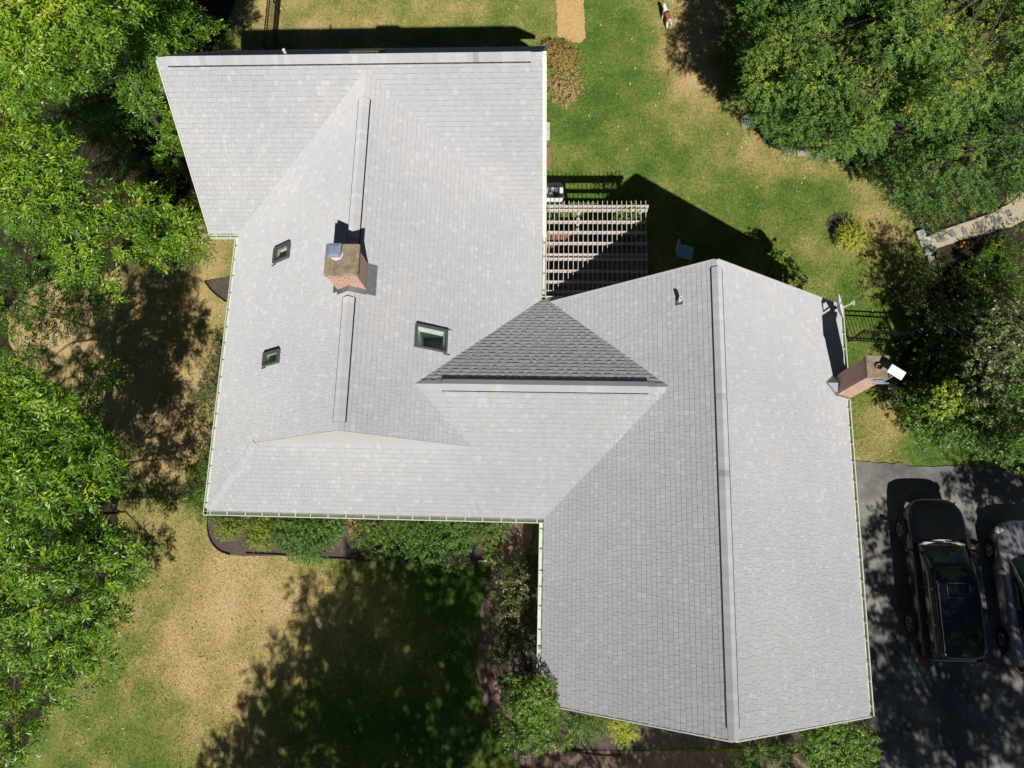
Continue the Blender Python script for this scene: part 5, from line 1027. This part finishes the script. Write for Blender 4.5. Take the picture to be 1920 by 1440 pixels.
def car(kind, loc, rz, label, paint, P_):
    r = empty(kind, loc, label, 'car', None, rz)
    b = loft(P_['body'], 24).build('body', paint, r, smooth=True); b.modifiers.new('s', 'SUBSURF').render_levels = 1
    g_ = loft(P_['glass'], 24).build('windows', M['carglass'], r, smooth=True); g_.modifiers.new('s', 'SUBSURF').render_levels = 1
    rf = loft(P_['roof'], 24).build('roof', paint, r, smooth=True); rf.modifiers.new('s', 'SUBSURF').render_levels = 1
    for x in P_['axles']:
        for s_ in (-1, 1):
            wheel(r, x, s_ * (P_['w'] - .10), P_['wr'])
            mb = MB(); pts = [(x + (P_['wr'] + .05) * math.cos(a), s_ * (P_['w'] + .004), P_['wr'] + (P_['wr'] + .05) * math.sin(a)) for a in np.linspace(-.2, math.pi + .2, 14)]; mb.tube(pts, .025, 6); mb.build('wheel_arch', M['black'], r)
    for s_ in (-1, 1):
        for (p, q) in P_['pillars']: mb = MB(); mb.bar((p[0], s_ * p[1], p[2]), (q[0], s_ * q[1], q[2]), .055, .03, up=(0, s_, .6)); mb.build('pillar', paint, r)
        mx, my, mz = P_['mirror']; mb = MB(); mb.box((mx, s_ * my, mz), (.10, .20, .14), Matrix.Rotation(s_ * rad(-12), 3, 'Z'), bev=.03); mb.bar((mx + .02, s_ * (my - .16), mz - .05), (mx, s_ * my, mz - .03), .05, .04); mb.build('mirror', P_.get('mirmat', paint), r)
        hx, hy, hz_ = P_['head']; mb = MB(); mb.box((hx, s_ * hy, hz_), (.22, .30, .13), Matrix.Rotation(s_ * rad(-28), 3, 'Z'), bev=.04); mb.build('headlight', M['lens'], r)
        tx, ty, tz = P_['tail']; mb = MB(); mb.box((tx, s_ * ty, tz), (.16, .14, .26), Matrix.Rotation(s_ * rad(20), 3, 'Z'), bev=.03); mb.build('taillight', M['red'], r)
        if 'rack' in P_:
            x0, x1, y_, z_ = P_['rack']; mb = MB(); mb.tube([(x1, s_ * y_, z_ - .04), (x1 - .08, s_ * y_, z_ + .02), (x0 + .08, s_ * y_, z_ + .02), (x0, s_ * y_, z_ - .04)], .014, 6); mb.build('roof_rail', M['chrome'], r)
    cx_, cw, cz = P_['cowl']; mb = MB(); pts = [(cx_ - .13 * (y / cw) ** 2, y, cz - .03 * (y / cw) ** 2) for y in np.linspace(-cw, cw, 13)]
    for a, b_ in zip(pts[:-1], pts[1:]): mb.bar(a, b_, .075, .02)
    mb.build('cowl', P_.get('cowlmat', M['cowl']), r)
    for y0_, y1_ in ((.55, -.05), (-.08, -.62)):
        mb = MB(); mb.bar((cx_ - .02, y0_, cz + .03), (cx_ - .06, y1_, cz + .045), .02, .02); mb.build('wiper', M['black'], r)
    sx0, sx1, sw, sz = P_['sunroof']; mb = MB(); mb.box(((sx0 + sx1) / 2, 0, sz), (sx1 - sx0, sw * 2, .012), bev=.004); sr = mb.build('sunroof', paint if kind == 'suv' else M['carglass'], r)
    fr = MB()
    for a, b_ in (((sx0, -sw), (sx1, -sw)), ((sx1, -sw), (sx1, sw)), ((sx1, sw), (sx0, sw)), ((sx0, sw), (sx0, -sw))): fr.bar((*a, sz + .004), (*b_, sz + .004), .012, .012)
    fr.build('seal', M['darkmetal'] if kind == 'suv' else M['black'], sr)
    px, pw, pz = P_['plate']; mb = MB(); mb.box((px, 0, pz), (.02, .32, .12)); mb.build('grille', M['black'], r)
    return r
suvp = carpaint('black_car_paint', (.006, .0065, .009), .2, .22); W_ = .90
suv = dict(w=W_, wr=.36, axles=(1.36, -1.36),
  body=[(2.28, .30, .42, .55, .66, .6), (2.22, .60, .34, .6, .84, .5), (2.06, .78, .28, .65, .95, .42), (1.8, .90, .26, .7, 1.04, .36), (1.2, W_, .26, .75, 1.10, .34), (.85, W_, .26, .8, 1.12, .34), (.3, W_, .26, .85, 1.10, .34), (-1.0, W_, .26, .85, 1.10, .34), (-1.9, W_ - .01, .28, .85, 1.12, .34), (-2.25, .88, .34, .82, 1.10, .38), (-2.36, .78, .42, .72, .98, .45), (-2.40, .6, .46, .62, .76, .55)],
  glass=[(.98, .74, .98, 1.02, 1.07, .5), (.80, .76, .98, 1.05, 1.20, .45), (.42, .76, .98, 1.1, 1.50, .38), (.2, .75, .98, 1.15, 1.63, .34), (-.5, .76, .98, 1.15, 1.66, .32), (-1.9, .74, .98, 1.15, 1.64, .32), (-2.12, .72, .98, 1.1, 1.55, .36), (-2.26, .70, .98, 1.05, 1.2, .45)],
  roof=[(.30, .50, 1.58, 1.61, 1.635, .6), (.18, .62, 1.58, 1.63, 1.68, .5), (-.1, .655, 1.58, 1.65, 1.72, .42), (-1.2, .665, 1.58, 1.65, 1.73, .40), (-1.9, .65, 1.56, 1.63, 1.70, .42), (-2.12, .60, 1.54, 1.6, 1.65, .5), (-2.2, .5, 1.52, 1.56, 1.6, .6)],
  pillars=[((.93, .74, 1.06), (.26, .66, 1.62)), ((-.25, .775, 1.05), (-.35, .69, 1.64)), ((-1.25, .77, 1.05), (-1.3, .69, 1.64)), ((-2.2, .71, 1.05), (-2.08, .65, 1.6))],
  mirror=(.75, 1.03, 1.1), head=(2.02, .70, .72), tail=(-2.28, .80, .95), rack=(-2.0, -.1, .60, 1.74), cowl=(1.02, .70, 1.13), sunroof=(-.55, -.15, .33, 1.737), plate=(2.27, 0, .6))
wA = np.array(at(1690, 992, .35)[:2]); wB = np.array(at(1703, 1167, .35)[:2])
def place(wA, wB, w):
    d = (wA - wB) / np.linalg.norm(wA - wB); n = np.array([d[1], -d[0]]); c = (wA + wB) / 2 + n * w; return (float(c[0]), float(c[1]), .012), math.atan2(d[1], d[0])
l_, a_ = place(wA, wB, W_ * .92); a_ += rad(1.5); l_ = (l_[0] - .02, l_[1], l_[2])
car('suv', l_, a_, 'black estate suv parked nearest the house', suvp, suv).scale = (1, .92, 1)
sedp = carpaint('grey_car_paint', (.50, .47, .50), .6, .35); W2 = .88
sed = dict(w=W2, wr=.32, axles=(1.25, -1.3),
  body=[(2.14, .28, .36, .46, .56, .65), (2.05, .56, .28, .5, .66, .5), (1.84, .75, .22, .52, .74, .42), (1.5, .87, .2, .6, .84, .38), (.9, W2, .2, .65, .93, .36), (.3, W2, .2, .7, .94, .36), (-1.0, W2, .2, .72, .95, .36), (-1.6, .87, .22, .72, 1.0, .38), (-2.0, .80, .28, .72, 1.0, .42), (-2.18, .66, .36, .66, .92, .5), (-2.22, .4, .42, .56, .7, .6)],
  glass=[(1.05, .66, .82, .86, .91, .55), (.8, .70, .82, .9, 1.05, .48), (.35, .71, .82, .95, 1.28, .42), (.05, .70, .82, 1.0, 1.38, .38), (-.6, .71, .82, 1.0, 1.40, .36), (-1.1, .69, .82, 1.0, 1.33, .4), (-1.5, .66, .85, .95, 1.16, .46), (-1.75, .60, .88, .93, 1.0, .55)],
  roof=[(.12, .45, 1.34, 1.365, 1.39, .6), (0, .56, 1.34, 1.38, 1.42, .5), (-.3, .59, 1.34, 1.39, 1.44, .45), (-.8, .585, 1.33, 1.38, 1.43, .45), (-1.1, .52, 1.28, 1.33, 1.37, .55)],
  pillars=[((1.02, .68, .92), (.06, .6, 1.38)), ((-.35, .735, .95), (-.42, .63, 1.39)), ((-1.7, .64, .97), (-1.0, .58, 1.34))],
  mirror=(.62, .97, .98), head=(1.80, .66, .66), tail=(-2.05, .70, .84), cowl=(1.08, .60, .915), cowlmat=M['black'], sunroof=(-.75, -.25, .36, 1.447), plate=(2.1, 0, .5))
wA = np.array(at(1855, 1040, .32)[:2]); wB = np.array(at(1876, 1187, .32)[:2]); l_, a_ = place(wA, wB, W2)
car('sedan', l_, a_, 'silver grey sedan at the right edge of the driveway', sedp, sed)
